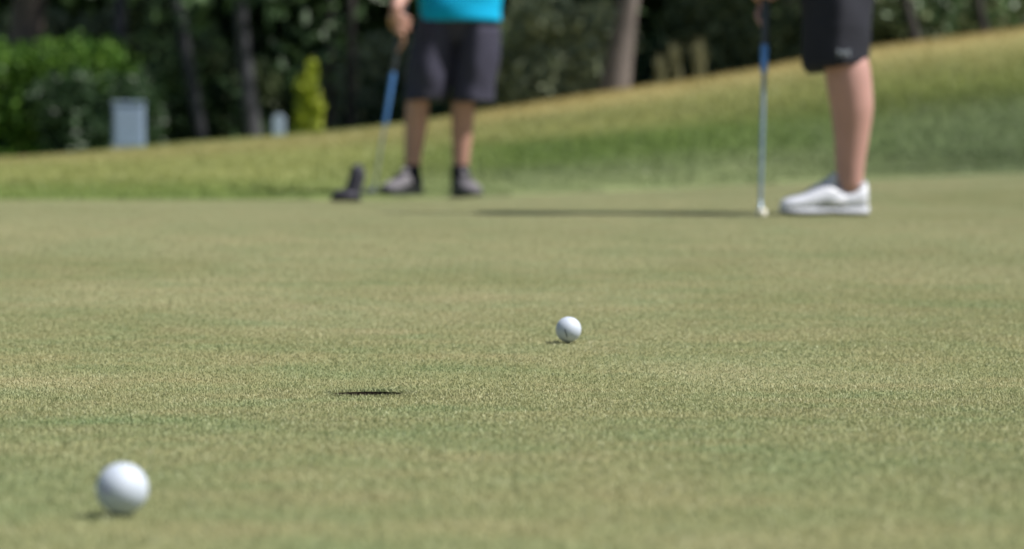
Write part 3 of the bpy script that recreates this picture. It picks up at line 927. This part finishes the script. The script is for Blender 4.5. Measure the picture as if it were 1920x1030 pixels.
def ball_mesh():
    bm = bmesh.new(); bmesh.ops.create_icosphere(bm, subdivisions=6, radius=1.0)
    V = np.array([v.co[:] for v in bm.verts])
    n = 336
    i = np.arange(n) + 0.5
    ph = np.arccos(1 - 2 * i / n); th = math.pi * (1 + 5 ** 0.5) * i
    D = np.stack([np.cos(th) * np.sin(ph), np.sin(th) * np.sin(ph), np.cos(ph)], 1)
    best = np.full(len(V), -1.0)
    for k in range(0, n, 48):
        best = np.maximum(best, (V @ D[k:k + 48].T).max(1))
    ang = np.arccos(np.clip(best, -1, 1)) / 0.088
    dep = np.where(ang < 1, 0.011 * (1 - ang ** 2) ** 0.8, 0)
    V = V * (BR * (1 - dep))[:, None]
    for v, c in zip(bm.verts, V): v.co = c
    me = bpy.data.meshes.new('golf_ball'); bm.to_mesh(me); bm.free()
    return me


BM = ball_mesh()


def strip_on_ball(name, parent, mat, path, width):
    """printed line: a thin band 0.1 mm proud of the cover, path = list of unit directions"""
    R = BR + 0.00010
    v, f = [], []
    for k, p in enumerate(path):
        p = Vector(p).normalized(); q = Vector(path[min(k + 1, len(path) - 1)]).normalized(); o_ = Vector(path[max(k - 1, 0)]).normalized()
        s = (q - o_).cross(p).normalized() * width / 2
        for sg in (-1, 1): v.append((p * R + s * sg).normalized() * R)
        if k: a = 2 * k; f.append((a - 2, a - 1, a + 1, a))
    me = bpy.data.meshes.new(name); me.from_pydata([tuple(q) for q in v], [], f)
    return link_mesh(name, me, mat, parent)


def ball(x, d, label):
    z = float(Hgreen(x, d)) + BR + 0.0016
    root = link_mesh('golf_ball', BM, M['ball'], smooth=True)
    root.location = (x, d, z)
    tag(root, label, 'golf ball', 'golf balls on the green')
    return root


b1 = ball((227 - 960) / 2297.0, 5333 / 2297.0, 'white golf ball nearest the camera, largest and slightly blurred')
b2 = ball((1066 - 960) / 1125.0, 5333 / 1125.0, 'smaller white golf ball beyond the cup with a thin black line')
strip_on_ball('line_mark', b2, M['ink'], [(-0.29 + 0.17 * t, -0.93, 0.05 - 0.68 * t) for t in np.linspace(0, 1, 14)], 0.0016)
strip_on_ball('printed_mark', b1, M['ink_violet'], [(-0.62 + 0.30 * t, -0.80, 0.30 - 0.34 * t) for t in np.linspace(0, 1, 10)], 0.0013)
strip_on_ball('printed_mark', b1, M['ink_violet'], [(-0.70 + 0.24 * t, -0.74, 0.14 - 0.27 * t) for t in np.linspace(0, 1, 10)], 0.0009)


# ------------------------------------------------------------------ people
def hand_parts(mb, grip_c, axis, palm, s=1.0, thumb_down=True, wrist_up=0.085, index_out=False):
    """a hand closed round a shaft: axis = up the shaft, palm = from the shaft to the palm; returns the wrist"""
    a = Vector(axis).normalized(); u = Vector(palm); u = (u - a * u.dot(a)).normalized(); v = a.cross(u)
    P = lambda U, V_, A: Vector(grip_c) + u * U * s + v * V_ * s + a * A * s
    wrist = P(0.046, -0.012, wrist_up)
    lens = (0.92, 1.0, 0.95, 0.8)
    for i, A in enumerate((-0.036, -0.013, 0.010, 0.031)):       # index lowest on the grip
        L = lens[i]; r = (0.0092, 0.0095, 0.0090, 0.0078)[i] * s
        if i == 0 and index_out:
            pts = [P(.030, .028, A + .004), P(.016, .034, A - .028), P(.012, .026, A - .052), P(.012, .016, A - .072)]
        else:
            pts = [P(.028, .030, A + .006), P(-.010 * L, .038, A), P(-.030 * L, .012, A - .002), P(-.022, -.014 * L, A - .003)]
        mb.tube([wrist.lerp(P(.034, .010, A), 0.25), P(.038, .012, A + .006), pts[0]], [0.017 * s, 0.0145 * s, 0.0120 * s], 10)
        mb.tube(pts, [r * 1.15, r * 1.08, r, r * 0.85], 10)
    mb.tube([P(.046, -.014, .05), P(.036, -.030, .022), P(.010, -.035, -.004), P(-.014, -.022, -.024)], [0.0165 * s, 0.0145 * s, 0.0110 * s, 0.0090 * s], 10)
    mb.tube([wrist, P(.044, -.010, .03)], [0.024 * s, 0.022 * s], 10)
    return wrist


def leg_parts(mb, hip, knee, ankle, s=1.0, back=Vector((0, 1, 0)), thick=1.0):
    hip, knee, ankle = Vector(hip), Vector(knee), Vector(ankle)
    mb.tube([hip, hip.lerp(knee, .35), hip.lerp(knee, .75), knee], [.088 * s, .084 * s, .070 * s, .062 * s * thick], 16)
    fr = pchip([0, .09, .33, .57, .80, 1], [.0655, .0665, .0630, .0535, .0455, .0400])
    fo = pchip([0, .15, .35, .60, .85, 1], [0, .006, .013, .009, .002, 0])
    T = [k / 15 for k in range(16)]
    mb.tube([knee.lerp(ankle, t) + back * float(fo(t)) for t in T], [float(fr(t)) * s * (thick + (1 - thick) * t) for t in T], 18)


def foot_parts(mb, ankle, fwd, s=1.0):
    a = Vector(ankle); f = Vector(fwd).normalized()
    mb.tube([a - f * .02 - Vector((0, 0, .05)), a + f * .06 - Vector((0, 0, .060)), a + f * .15 - Vector((0, 0, .070))], [.026 * s, .026 * s, .016 * s], 10)


def head_parts(mb, neck, top_dir, face, s=1.0):
    """returns dict of useful points"""
    n = Vector(neck); t = Vector(top_dir).normalized(); f = Vector(face); f = (f - t * f.dot(t)).normalized(); r = f.cross(t)
    R = Matrix((r, f, t)).transposed()
    c = n + t * 0.135 + f * 0.012
    mb.ell(c + t * .022 - f * .012, (.076 * s, .096 * s, .098 * s), rot=R)
    mb.ell(c - t * .045 + f * .022, (.058 * s, .066 * s, .078 * s), rot=R)
    mb.ell(c - t * .098 + f * .055, (.026, .024, .020), rot=R)                        # chin
    mb.tube([c + t * .018 + f * .083, c - t * .018 + f * .104, c - t * .026 + f * .098], [.0095, .0135, .012], 8)   # nose
    for sg in (-1, 1):
        mb.ell(c + r * sg * .078 - f * .004 - t * .008, (.009, .020, .032), rot=R)    # ear
        mb.ell(c + r * sg * .030 + f * .080 + t * .026, (.024, .012, .010), rot=R)    # brow
        mb.ell(c + r * sg * .042 + f * .062 - t * .026, (.022, .020, .020), rot=R)    # cheek
    return c, r, f, t, R


def face_children(c, r, f, t, R, root, hairmat, s=1.0):
    for sg in (-1, 1):
        mb = MB(); mb.ell(c + r * sg * .031 + f * .0715 + t * .004, (.0125, .0115, .0115), rot=R); e = mb.build('eye', M['eye'], root)
        mb = MB(); mb.ell(c + r * sg * .031 + f * .0808 + t * .004, (.0055, .0035, .0055), rot=R); mb.build('iris', M['iris'], e)
    mb = MB(); mb.tube([c - r * .024 + f * .083 - t * .062, c + f * .094 - t * .060, c + r * .024 + f * .083 - t * .062], [.004, .0075, .004], 8); mb.build('mouth', M['lip'], root)
    mb = MB()
    mb.ell(c + t * .040 - f * .026, (.083, .096, .092), rot=R); mb.ell(c - t * .015 - f * .055, (.074, .052, .085), rot=R)
    fused('hair', mb, hairmat, root, 0.009, 3, lambda co: 0.004 * np.sin(co[:, 0] * 190) * np.sin(co[:, 1] * 170 + co[:, 2] * 60))


def shoe(root, ankle_xy, z0, heading, mats, L=0.29, W=0.098, prof=None, name='shoe', socket=None):
    """shoe along heading (radians, direction of the toe); parts upper, sole, tongue, lace, collar"""
    upper_m, panel_m, sole_m, lace_m, collar_m = mats
    sh = empty(name, (0, 0, 0)); sh.parent = root
    ca, sa = math.cos(heading), math.sin(heading)
    ax, ay = ankle_xy
    def W_(x, y, z): return Vector((ax + (x - 0.062) * ca - y * sa, ay + (x - 0.062) * sa + y * ca, z0 + z))
    prof = prof or [(0.0, .060, .024, .106), (.012, .058, .036, .111), (.035, .056, .040, .099), (.062, .056, .041, .084), (.095, .057, .041, .098), (.125, .060, .043, .118),
            (.150, .064, .046, .109), (.185, .072, .050, .090), (.215, .075, .051, .072), (.245, .072, .050, .064), (.270, .062, .044, .058), (.286, .04, .030, .051), (.293, .02, .014, .042)]
    k = L / 0.293
    rings = []
    for (x, w, hw_, top) in prof:
        rg = []
        n = 18
        hb = 0.012
        for j in range(n):
            a = 2 * math.pi * j / n
            cx, cz = math.cos(a), math.sin(a)
            y = hw_ * (abs(cx) ** 0.75) * (1 if cx > 0 else -1)
            narrow = 1.0 - 0.42 * max(0, cz) ** 1.5
            zz = hb + (top - hb) * (0.5 + 0.5 * (abs(cz) ** 0.8) * (1 if cz > 0 else -1))
            rg.append(W_(x * k, y * narrow * W / .098, zz))
        rings.append(rg)
    mb = MB(); mb.loft(rings)
    up = mb.build('upper', upper_m, sh)
    sub = up.modifiers.new('s', 'SUBSURF'); sub.levels = 1; sub.render_levels = 2
    # sole: outline slab with a heel and a waist
    outl = []
    for (x, w, hw_, top) in prof: outl.append((x * k, hw_ * W / .098 + 0.001))
    loopp = [(x, y) for x, y in outl] + [(x, -y) for x, y in reversed(outl)]
    def lift(x): return 0.006 * max(0, (x / L - 0.78) / 0.22) ** 2 + 0.0045 * math.exp(-((x - 0.42 * L) / (0.10 * L)) ** 2)
    mb = MB(); mb.loft([[W_(x, y * .96, 0.0005 + lift(x)) for x, y in loopp], [W_(x, y, 0.006 + lift(x)) for x, y in loopp], [W_(x, y, 0.020 + 0.3 * lift(x)) for x, y in loopp], [W_(x, y * .93, 0.023 + 0.3 * lift(x)) for x, y in loopp]])
    mb.build('sole', sole_m[0], sh)
    mb = MB(); mb.loft([[W_(x, y * .94, 0.0002 + lift(x)) for x, y in loopp], [W_(x, y * 1.01, 0.0004 + lift(x)) for x, y in loopp], [W_(x, y * 1.012, 0.0085 + lift(x)) for x, y in loopp], [W_(x, y * .95, 0.009 + lift(x)) for x, y in loopp]])
    mb.build('outsole', sole_m[1], sh)
    # side panels (saddle) a little proud of the upper
    for sg in (-1, 1):
        mb = MB()
        mb.loft([[W_(xx * k, sg * (hh * W / .098 * 0.99 + off), zz) for xx, zz, hh in ((.075, .034, .041), (.075, .066, .036), (.105, .082, .032), (.135, .084, .033), (.160, .060, .043), (.170, .034, .049))] for off in (-.006, .0016)])
        mb.build('side_panel', panel_m, sh)
    mb = MB(); mb.tube([W_(.128 * k, 0, .108), W_(.112 * k, 0, .124), W_(.100 * k, 0, .132)], [.020, .018, .012], 10); mb.build('tongue', upper_m, sh)
    for q in range(5):
        x = (.135 + .017 * q) * k; zt = (.119, .112, .102, .092, .080)[q]
        mb = MB(); mb.tube([W_(x, -.026, zt - .010), W_(x + .003, 0, zt + .002), W_(x, .026, zt - .010)], [.0032] * 3, 6); mb.build('lace', lace_m, sh)
    # padded collar ring round the ankle
    mb = MB(); pts = []
    for q in range(17):
        a = 2 * math.pi * q / 16
        pts.append(W_(.058 * k + .047 * math.cos(a), .033 * math.sin(a), .099 + .016 * math.cos(a) * (1 if math.cos(a) > 0 else .55) * (1 if math.cos(a) > 0 else -1) - .006 * abs(math.sin(a))))
    mb.tube(pts, [.0062] * 17, 8, round_ends=False); mb.build('collar', collar_m, sh)
    return sh


def cloth_warp(amp, f=(22, 26, 9), seed=0.0):
    def w(co):
        return amp * (np.sin(co[:, 0] * f[0] + 3 * np.sin(co[:, 2] * f[2] + seed) + seed) * np.sin(co[:, 1] * f[1] * .6 + co[:, 2] * 5 + seed)
                      + 0.6 * np.sin(co[:, 2] * f[2] * 2.2 + co[:, 0] * 14 + seed * 2))
    return w


def garment(mb, secs, n=24):
    """secs = [(centre, rx, ry)] horizontal rings"""
    mb.loft([[(c[0] + rx * math.cos(a), c[1] + ry * math.sin(a), c[2]) for a in [2 * math.pi * j / n for j in range(n)]] for c, rx, ry in secs])


def spow(v, e): return math.copysign(abs(v) ** e, v)


def tilt_ring_garment(mb, secs, n=24, e=1.0):
    mb.loft([[Vector(c) + Vector(U) * spow(math.cos(a), e) + Vector(W_) * spow(math.sin(a), e) for a in [2 * math.pi * j / n for j in range(n)]] for c, U, W_ in secs])


# ---- the golfer in turquoise, facing the camera (K = 360)
K1 = 360.0
def q1(x, row, dy=0.0):
    p = px(x, row, K1); p.y += dy; return p
g1 = Hany((815 - 960) / K1, FPX / K1)
base1 = Vector(((818 - 960) / K1, FPX / K1, g1))
person1 = empty('person', base1)
tag(person1, 'person in turquoise shirt, dark grey baggy shorts and grey black shoes facing the camera', 'person')
def L1(v): return Vector(v) - base1           # to the person's own space
GZ = g1
aR = L1((q1(772, 0).x, base1.y, GZ + 0.115)); aL = L1((q1(863, 0).x, base1.y + .02, GZ + 0.115))
kR = L1((q1(784, 0).x, base1.y - .01, GZ + 0.50)); kL = L1((q1(869, 0).x, base1.y + .0, GZ + 0.50))
hR = L1((q1(817, 0).x, base1.y + .02, GZ + 0.90)); hL = L1((q1(896, 0).x, base1.y + .02, GZ + 0.90))
mb = MB()
back = Vector((0, 1, 0))
leg_parts(mb, hR, kR, aR, 1.0, back, 0.92); leg_parts(mb, hL, kL, aL, 1.0, back, 0.92)
footdirR = Vector((-0.60, -0.80, 0)); footdirL = Vector((0.36, -0.93, 0))
foot_parts(mb, aR, footdirR); foot_parts(mb, aL, footdirL)
pel = (hR + hL) / 2
for r_, zz in ((0, 0),):
    pass
garment(mb, [(pel + Vector((0, 0, -.03)), .12, .09), (pel + Vector((0, 0, .08)), .165, .115), (pel + Vector((0, .0, .22)), .150, .105), (pel + Vector((.0, -.01, .40)), .165, .115), (pel + Vector((.0, -.01, .52)), .17, .11), (pel + Vector((0, 0, .58)), .10, .07)])
shR = pel + Vector((-.19, 0, .52)); shL = pel + Vector((.19, 0, .52))
neck = pel + Vector((0, -.01, .60))
mb.tube([pel + Vector((0, 0, .5)), neck, neck + Vector((0, -.01, .10))], [.075, .06, .056], 14)
c1 = head_parts(mb, neck, (0, -.08, 1), (0.05, -1, -.22))
# right hand closes round the grip of the putter
top1 = q1(759, 12, -0.16); bot1 = q1(703, 352, -0.10)
ax1 = (top1 - bot1).normalized()
grip_c = q1(767, 54, -0.16)
tpar = (grip_c - bot1).dot(ax1); grip_c = bot1 + ax1 * tpar
wr = hand_parts(mb, L1(grip_c), ax1, (-0.30, -0.9, 0), 1.22, wrist_up=0.070, index_out=True)
elR = Vector((shR.x - .045, .03, shR.z - .29))
mb.tube([wr, wr.lerp(elR, .3), wr.lerp(elR, .75), elR], [.030, .036, .045, .044], 14)
mb.tube([elR, elR.lerp(shR, .5), shR], [.044, .052, .062], 14)
# left hand rests on the hip above the frame
elL = shL + Vector((.20, .12, -.21)); hipL = pel + Vector((.215, .02, .26))
mb.tube([shL, shL.lerp(elL, .5), elL], [.062, .052, .044], 14)
mb.tube([elL, elL.lerp(hipL, .6), hipL + Vector((.03, .02, .01))], [.044, .036, .029], 14)
for i in range(4):
    p0 = hipL + Vector((.02, .012 * (i - 1.5) + .01, .0)); mb.tube([hipL + Vector((.03, .02, .01)), p0 + Vector((-.005, -.02, -.02 - .012 * i)), p0 + Vector((-.012, -.065, -.02 - .018 * i)), p0 + Vector((-.03, -.10, -.015 - .018 * i))], [.016, .0125, .009, .008], 8)
mb.tube([hipL + Vector((.03, .02, .01)), hipL + Vector((.02, .05, -.01)), hipL + Vector((-.005, .075, -.03))], [.016, .011, .009], 8)
body = fused('body', mb, M['skin_tan'], person1, 0.0055, 8)
face_children(*c1, person1, M['hair'])
# shorts: wide legs with a deep gap between them
mb = MB()
hemR = L1((q1(797, 0).x, base1.y - .005, GZ + .495)); hemL = L1((q1(888, 0).x, base1.y, GZ + .49))
def U(rx): return (rx, 0, 0)
def Wv(ry): return (0, ry, 0)
wst = pel + Vector((0, 0, .12))
tilt_ring_garment(mb, [(hemR, U(.112), Wv(.125)), (hemR + Vector((.004, 0, .02)), U(.116), Wv(.13)), (hemR.lerp(hR, .45), U(.120), Wv(.14)), (hR + Vector((.0, 0, -.04)), U(.120), Wv(.145)), (hR + Vector((.03, 0, .08)), U(.10), Wv(.12))], 32, 1.2)
tilt_ring_garment(mb, [(hemL, U(.112), Wv(.125)), (hemL + Vector((-.004, 0, .02)), U(.115), Wv(.13)), (hemL.lerp(hL, .45), U(.118), Wv(.14)), (hL + Vector((.006, 0, -.04)), U(.116), Wv(.145)), (hL + Vector((-.02, 0, .08)), U(.10), Wv(.12))], 32, 1.2)
garment(mb, [(pel + Vector((0.01, 0, -.10)), .10, .085), (pel + Vector((0.01, 0, .0)), .20, .13), (pel + Vector((0.005, 0, .08)), .195, .132), (wst, .18, .125)])
fused('shorts', mb, M['shorts_grey'], person1, 0.006, 2, cloth_warp(0.0045, seed=1.0))
# shirt with an uneven hem, two short sleeves
mb = MB()
zh = GZ + 0.905 - base1.z
sx = (q1(864, 0).x - base1.x)
garment(mb, [((sx, 0, zh), .218, .150), ((sx - .002, 0, zh + .05), .216, .150), ((sx, 0, zh + .22), .200, .140), ((pel.x, 0, zh + .38), .208, .145), ((pel.x, 0, pel.z + .50), .215, .13), ((pel.x, 0, pel.z + .565), .15, .10), ((pel.x, 0, pel.z + .60), .085, .075)], 32)
for sh_, el_ in ((shR, elR), (shL, elL)):
    e2 = sh_.lerp(el_, .78); mb.ell(sh_, (.09, .085, .085)); mb.tube([sh_ + Vector((0, 0, -.01)), sh_.lerp(e2, .5), e2], [.085, .075, .073], 16)
fused('shirt', mb, M['shirt_blue'], person1, 0.007, 4, cloth_warp(0.006, (15, 18, 13), 2.2))
for nm, a_, fd in (('sock', aR, footdirR), ('sock', aL, footdirL)):
    mb = MB(); mb.tube([a_ + Vector((0, 0, -.055)) + fd * .02, a_ + Vector((0, 0, .0)), a_ + Vector((0, 0, .045))], [.050, .0485, .0465], 16, round_ends=False); mb.build('sock', M['sock_black'], person1)
mats = (M['shoe_grey'], M['shoe_black'], (M['shoe_black'], M['rubber_dark']), M['shoe_black'], M['sock_black'])
for a_, fd in ((aR, footdirR), (aL, footdirL)):
    gz = Hany(base1.x + a_.x, base1.y + a_.y) - base1.z
    shoe(person1, (a_.x, a_.y), gz + 0.004, math.atan2(fd.y, fd.x), mats, 0.292, 0.104)


# ---- the golfer in white shoes, side on, facing left (K = 550)
K2 = 550.0
def q2(x, row, dy=0.0):
    p = px(x, row, K2); p.y += dy; return p
bx2 = (1593 - 960) / K2; by2 = FPX / K2
g2 = Hany(bx2 - .06, by2)
base2 = Vector((bx2, by2, g2))
person2 = empty('person', base2)
tag(person2, 'person seen side on in charcoal shorts and white golf shoe, bent over a putter', 'person')
def L2(v): return Vector(v) - base2
back = Vector((1, 0, 0))
mb = MB()
FY = 0.31                                  # the far leg stands this much deeper
an = Vector((0.0, 0, .112)); kn = Vector((-.010, 0, .50)); hp = Vector((-.035, 0.05, .90))
an2 = Vector((.040, FY, .118)); kn2 = Vector((.022, FY - .02, .505)); hp2 = Vector((-.010, .24, .90))
leg_parts(mb, hp, kn, an, 1.12, back, 1.06); leg_parts(mb, hp2, kn2, an2, 1.12, back, 1.06)
fd2 = Vector((-1, -0.05, 0))
foot_parts(mb, an, fd2); foot_parts(mb, an2, fd2)
pel2 = (hp + hp2) / 2
chest = pel2 + Vector((-.20, 0, .45)); neck2 = pel2 + Vector((-.28, 0, .545))
tilt_ring_garment(mb, [(pel2 + Vector((.02, 0, -.06)), (.10, 0, 0), (0, .12, 0)), (pel2 + Vector((0, 0, .06)), (.12, 0, .05), (0, .17, 0)), (pel2 + Vector((-.10, 0, .20)), (.10, 0, .06), (0, .155, 0)),
                       (chest + Vector((.03, 0, -.06)), (.095, 0, .075), (0, .175, 0)), (chest + Vector((-.05, 0, .02)), (.08, 0, .08), (0, .18, 0)), (neck2 + Vector((.02, 0, -.02)), (.05, 0, .06), (0, .09, 0))])
nd = Vector((-.75, 0, .66))
mb.tube([chest, neck2, neck2 + nd * .09], [.08, .062, .058], 14)
c2 = head_parts(mb, neck2 + nd * .04, (-.62, 0, .78), (-.78, 0, -.62))
shl = chest + Vector((-.05, -.19, .01)); shr = chest + Vector((-.05, .19, .01))
bot2 = q2(1418, 392, -0.15); top2 = q2(1441, -62, 0.10)
ax2 = (top2 - bot2).normalized()
gc_low = bot2 + ax2 * ((q2(1437, 0).z - bot2.z) / ax2.z + 0.024)
gc_up = gc_low + ax2 * 0.088
w1 = hand_parts(mb, L2(gc_low), ax2, (0.35, 0.9, 0), 1.0, wrist_up=0.09, index_out=True)       # far hand, lower on the grip
w2 = hand_parts(mb, L2(gc_up), ax2, (0.35, -0.9, 0), 1.0, wrist_up=0.09)
for sh_, w_, sg in ((shr, w1, 1), (shl, w2, -1)):
    el = (sh_ + w_) / 2 + Vector((.07, .05 * sg, .0))
    mb.tube([sh_, sh_.lerp(el, .5), el], [.062, .052, .044], 14)
    mb.tube([el, el.lerp(w_, .4), w_], [.044, .042, .029], 14)
fused('body', mb, M['skin'], person2, 0.0055, 8)
face_children(*c2, person2, M['hair'])
# shorts
mb = MB()
def hem_ring(c, rx, ry, slope): return (c, (rx, 0, slope * rx), (0, ry, 0))
xm = (q2(1566, 0).x - base2.x)
zf = GZ * 0
hz = .508
tilt_ring_garment(mb, [hem_ring(Vector((xm, .0, hz)), .112, .112, .075), hem_ring(Vector((xm, .0, hz + .02)), .115, .116, .075), hem_ring(Vector((xm + .002, .01, .64)), .121, .122, .06), hem_ring(Vector((xm + .008, .04, .78)), .128, .130, 0), hem_ring(Vector((xm + .015, .07, .90)), .130, .128, 0), hem_ring(Vector((xm + .01, .08, .98)), .12, .12, 0)], 32, 1.3)
tilt_ring_garment(mb, [hem_ring(Vector((xm + .035, FY - .01, hz)), .104, .108, .075), hem_ring(Vector((xm + .035, FY - .01, hz + .02)), .107, .112, .075), hem_ring(Vector((xm + .035, FY - .03, .64)), .113, .12, .05), hem_ring(Vector((xm + .035, FY - .06, .78)), .122, .128, 0), hem_ring(Vector((xm + .03, FY - .08, .90)), .126, .128, 0), hem_ring(Vector((xm + .035, FY - .09, .98)), .118, .12, 0)])
mb.ell((xm + .025, .075, .94), (.142, .150, .12)); mb.ell((xm + .025, .225, .94), (.138, .150, .12))
tilt_ring_garment(mb, [((xm + .012, .145, .80), (.10, 0, 0), (0, .16, 0)), ((xm + .02, .145, .92), (.135, 0, .02), (0, .20, 0)), ((xm + .0, .145, 1.02), (.125, 0, .05), (0, .185, 0))])
fused('shorts', mb, M['shorts_dark'], person2, 0.006, 2, cloth_warp(0.0035, (24, 20, 8), 0.7))
# small pale print above the hem
lg = empty('logo', (0, 0, 0)); lg.parent = person2
for k, (cx, cz, a0, a1, rr) in enumerate(((0.0, .015, 195, 345, .020), (0.0, -.015, 15, 165, .020))):
    mb = MB()
    c0 = Vector((q2(1573, 0).x - base2.x + cx, -.1195, (g2 * 0) + (405 - 103) / K2 + cz))
    pts = [c0 + Vector((rr * math.cos(math.radians(a)), 0.02 * abs(math.cos(math.radians(a))) * rr / .02 * .12, rr * math.sin(math.radians(a)))) for a in np.linspace(a0, a1, 9)]
    mb.tube(pts, [.0035] * 9, 6); mb.build('stroke', M['print_pale'], lg)
# shirt
mb = MB()
tilt_ring_garment(mb, [(pel2 + Vector((.01, 0, .06)), (.15, 0, .05), (0, .205, 0)), (pel2 + Vector((-.09, 0, .20)), (.125, 0, .075), (0, .185, 0)), (chest + Vector((.03, 0, -.06)), (.11, 0, .085), (0, .195, 0)), (chest + Vector((-.06, 0, .03)), (.085, 0, .09), (0, .19, 0)), (neck2 + Vector((.02, 0, -.02)), (.065, 0, .075), (0, .10, 0))])
for sh_, w_, sg in ((shr, w1, 1), (shl, w2, -1)):
    el = (sh_ + w_) / 2 + Vector((.07, .05 * sg, .0)); e2 = sh_.lerp(el, .8); mb.ell(sh_, (.088, .085, .085))
    mb.tube([sh_, sh_.lerp(e2, .5), e2], [.082, .074, .072], 16)
fused('shirt', mb, M['shirt_white'], person2, 0.007, 4, cloth_warp(0.005, (15, 18, 13), 4.0))
mats2 = (M['shoe_white'], M['shoe_white'], (M['shoe_white'], M['rubber_dark']), M['shoe_white'], M['shoe_shade'])
for a_ in (an, an2):
    gz = Hany(base2.x + a_.x, base2.y + a_.y) - base2.z
    shoe(person2, (a_.x, a_.y), gz + 0.004, math.atan2(fd2.y, fd2.x), mats2, 0.302, 0.104)


# ------------------------------------------------------------------ putters
def putter(label, bot, top, marks, mats, head_dir, head_mat, head_w=0.11):
    """bot/top world points of the shaft; marks = lengths from the bottom of (shaft top, band top, grip top)"""
    root = empty('putter', bot); tag(root, label, 'golf club')
    a = (top - bot).normalized()
    P = lambda s: a * s
    s1, s2, s3 = marks
    mb = MB(); mb.tube([P(.03), P(.4 * s1), P(s1)], [.0058, .0066, .0074], 12); mb.build('shaft', mats[0], root)
    mb = MB(); mb.tube([P(s1 - .004), P((s1 + s2) / 2), P(s2)], [.0108, .0125, .0132], 14); mb.build('lower_grip', mats[1], root)
    mb = MB(); mb.tube([P(s2 - .003), P((s2 + s3) / 2), P(s3)], [.0125, .0138, .0150], 14); mb.build('grip', mats[2], root)
    h = Vector(head_dir).normalized(); sd = Vector((-h.y, h.x, 0))
    z0 = Hany(bot.x, bot.y) + 0.003 - bot.z
    mb = MB()
    prof = [(-.5, .009, .022), (-.42, .012, .026), (0, .013, .027), (.42, .012, .026), (.5, .009, .022)]
    rings = []
    for t, w, hh in prof:
        c = h * (t * head_w + head_w * .30)
        rings.append([(c.x + sd.x * yy * w, c.y + sd.y * yy * w, z0 + zz * hh) for yy, zz in ((-1, .25), (-.8, .05), (.8, .05), (1, .25), (1, .75), (.6, .98), (-.6, .98), (-1, .75))])
    mb.loft(rings); hd = mb.build('head', head_mat, root)
    mb = MB(); c = h * .012; mb.tube([Vector((c.x, c.y, z0 + .020)), Vector((c.x * .5, c.y * .5, z0 + .035)), P(.045)], [.0068, .0066, .0066], 10); mb.build('hosel', mats[0], root)
    return root


len1 = lambda row: (q1(0, row).z - bot1.z) / ax1.z
bot1.z = Hany(bot1.x, bot1.y) + 0.012
top1 = bot1 + ax1 * (len1(20))
putter('putter with blue banded grip held by the person in turquoise', bot1, top1, (len1(232), len1(140), len1(14)), (M['steel'], M['grip_blue'], M['grip']), (-0.5, -0.8, 0), M['grip'])
bot2.z = Hany(bot2.x, bot2.y) + 0.012
len2 = lambda row: (q2(0, row).z - bot2.z) / ax2.z
putter('putter with short blue band held by the person in white shoes', bot2, bot2 + ax2, (len2(132), len2(88), len2(-75)), (M['shaft_blue'], M['grip_blue'], M['grip']), (0.05, -1, 0), M['head_brass'], 0.095)

# ------------------------------------------------------------------ dark cover standing on the edge of the green
Kc = 415.0
cx, cd = (652 - 960) / Kc, FPX / Kc
z = Hany(cx, cd)
root = empty('putter_cover', (cx, cd, z + 0.004)); tag(root, 'small black L shaped club cover standing on the edge of the green', 'club cover')
mb = MB()
rings = []
for t, w, hh in ((-.075, .010, .020), (-.066, .028, .040), (-.04, .038, .054), (0, .040, .058), (.035, .038, .056), (.055, .026, .044), (.062, .010, .024)):
    rings.append([(t, w * math.cos(a) * (1 if abs(math.cos(a)) < .7 else .96), hh * .5 + hh * .5 * math.sin(a)) for a in [2 * math.pi * k / 16 for k in range(16)]])
mb.loft(rings); o = mb.build('head_sleeve', M['nylon'], root)
mb = MB(); mb.tube([(.022, 0, .035), (.030, 0, .07), (.042, 0, .105), (.044, 0, .138)], [.037, .036, .036, .031], 14); mb.build('neck_sleeve', M['nylon'], root)
for s_, zz in ((.0375, .062), (.0375, .082), (.0372, .102), (.036, .122)):
    mb = MB(); pts = [(.030 + (zz - .07) * .36 + s_ * math.cos(a), s_ * math.sin(a), zz) for a in [2 * math.pi * k / 14 for k in range(15)]]
    mb.tube(pts, [.0032] * 15, 6, round_ends=False); mb.build('rib', M['nylon_trim'], root)
mb = MB(); mb.loft([[(-.062 + .10 * t, -.0405 * math.cos(.9 * (t - .5)) - off, .014 + .030 * q) for t, q in ((0, 0.2), (.5, 0), (1, .2), (1, 1), (.5, 1.1), (0, .9))] for off in (-.004, .0015)]); mb.build('side_patch', M['nylon_trim'], root)
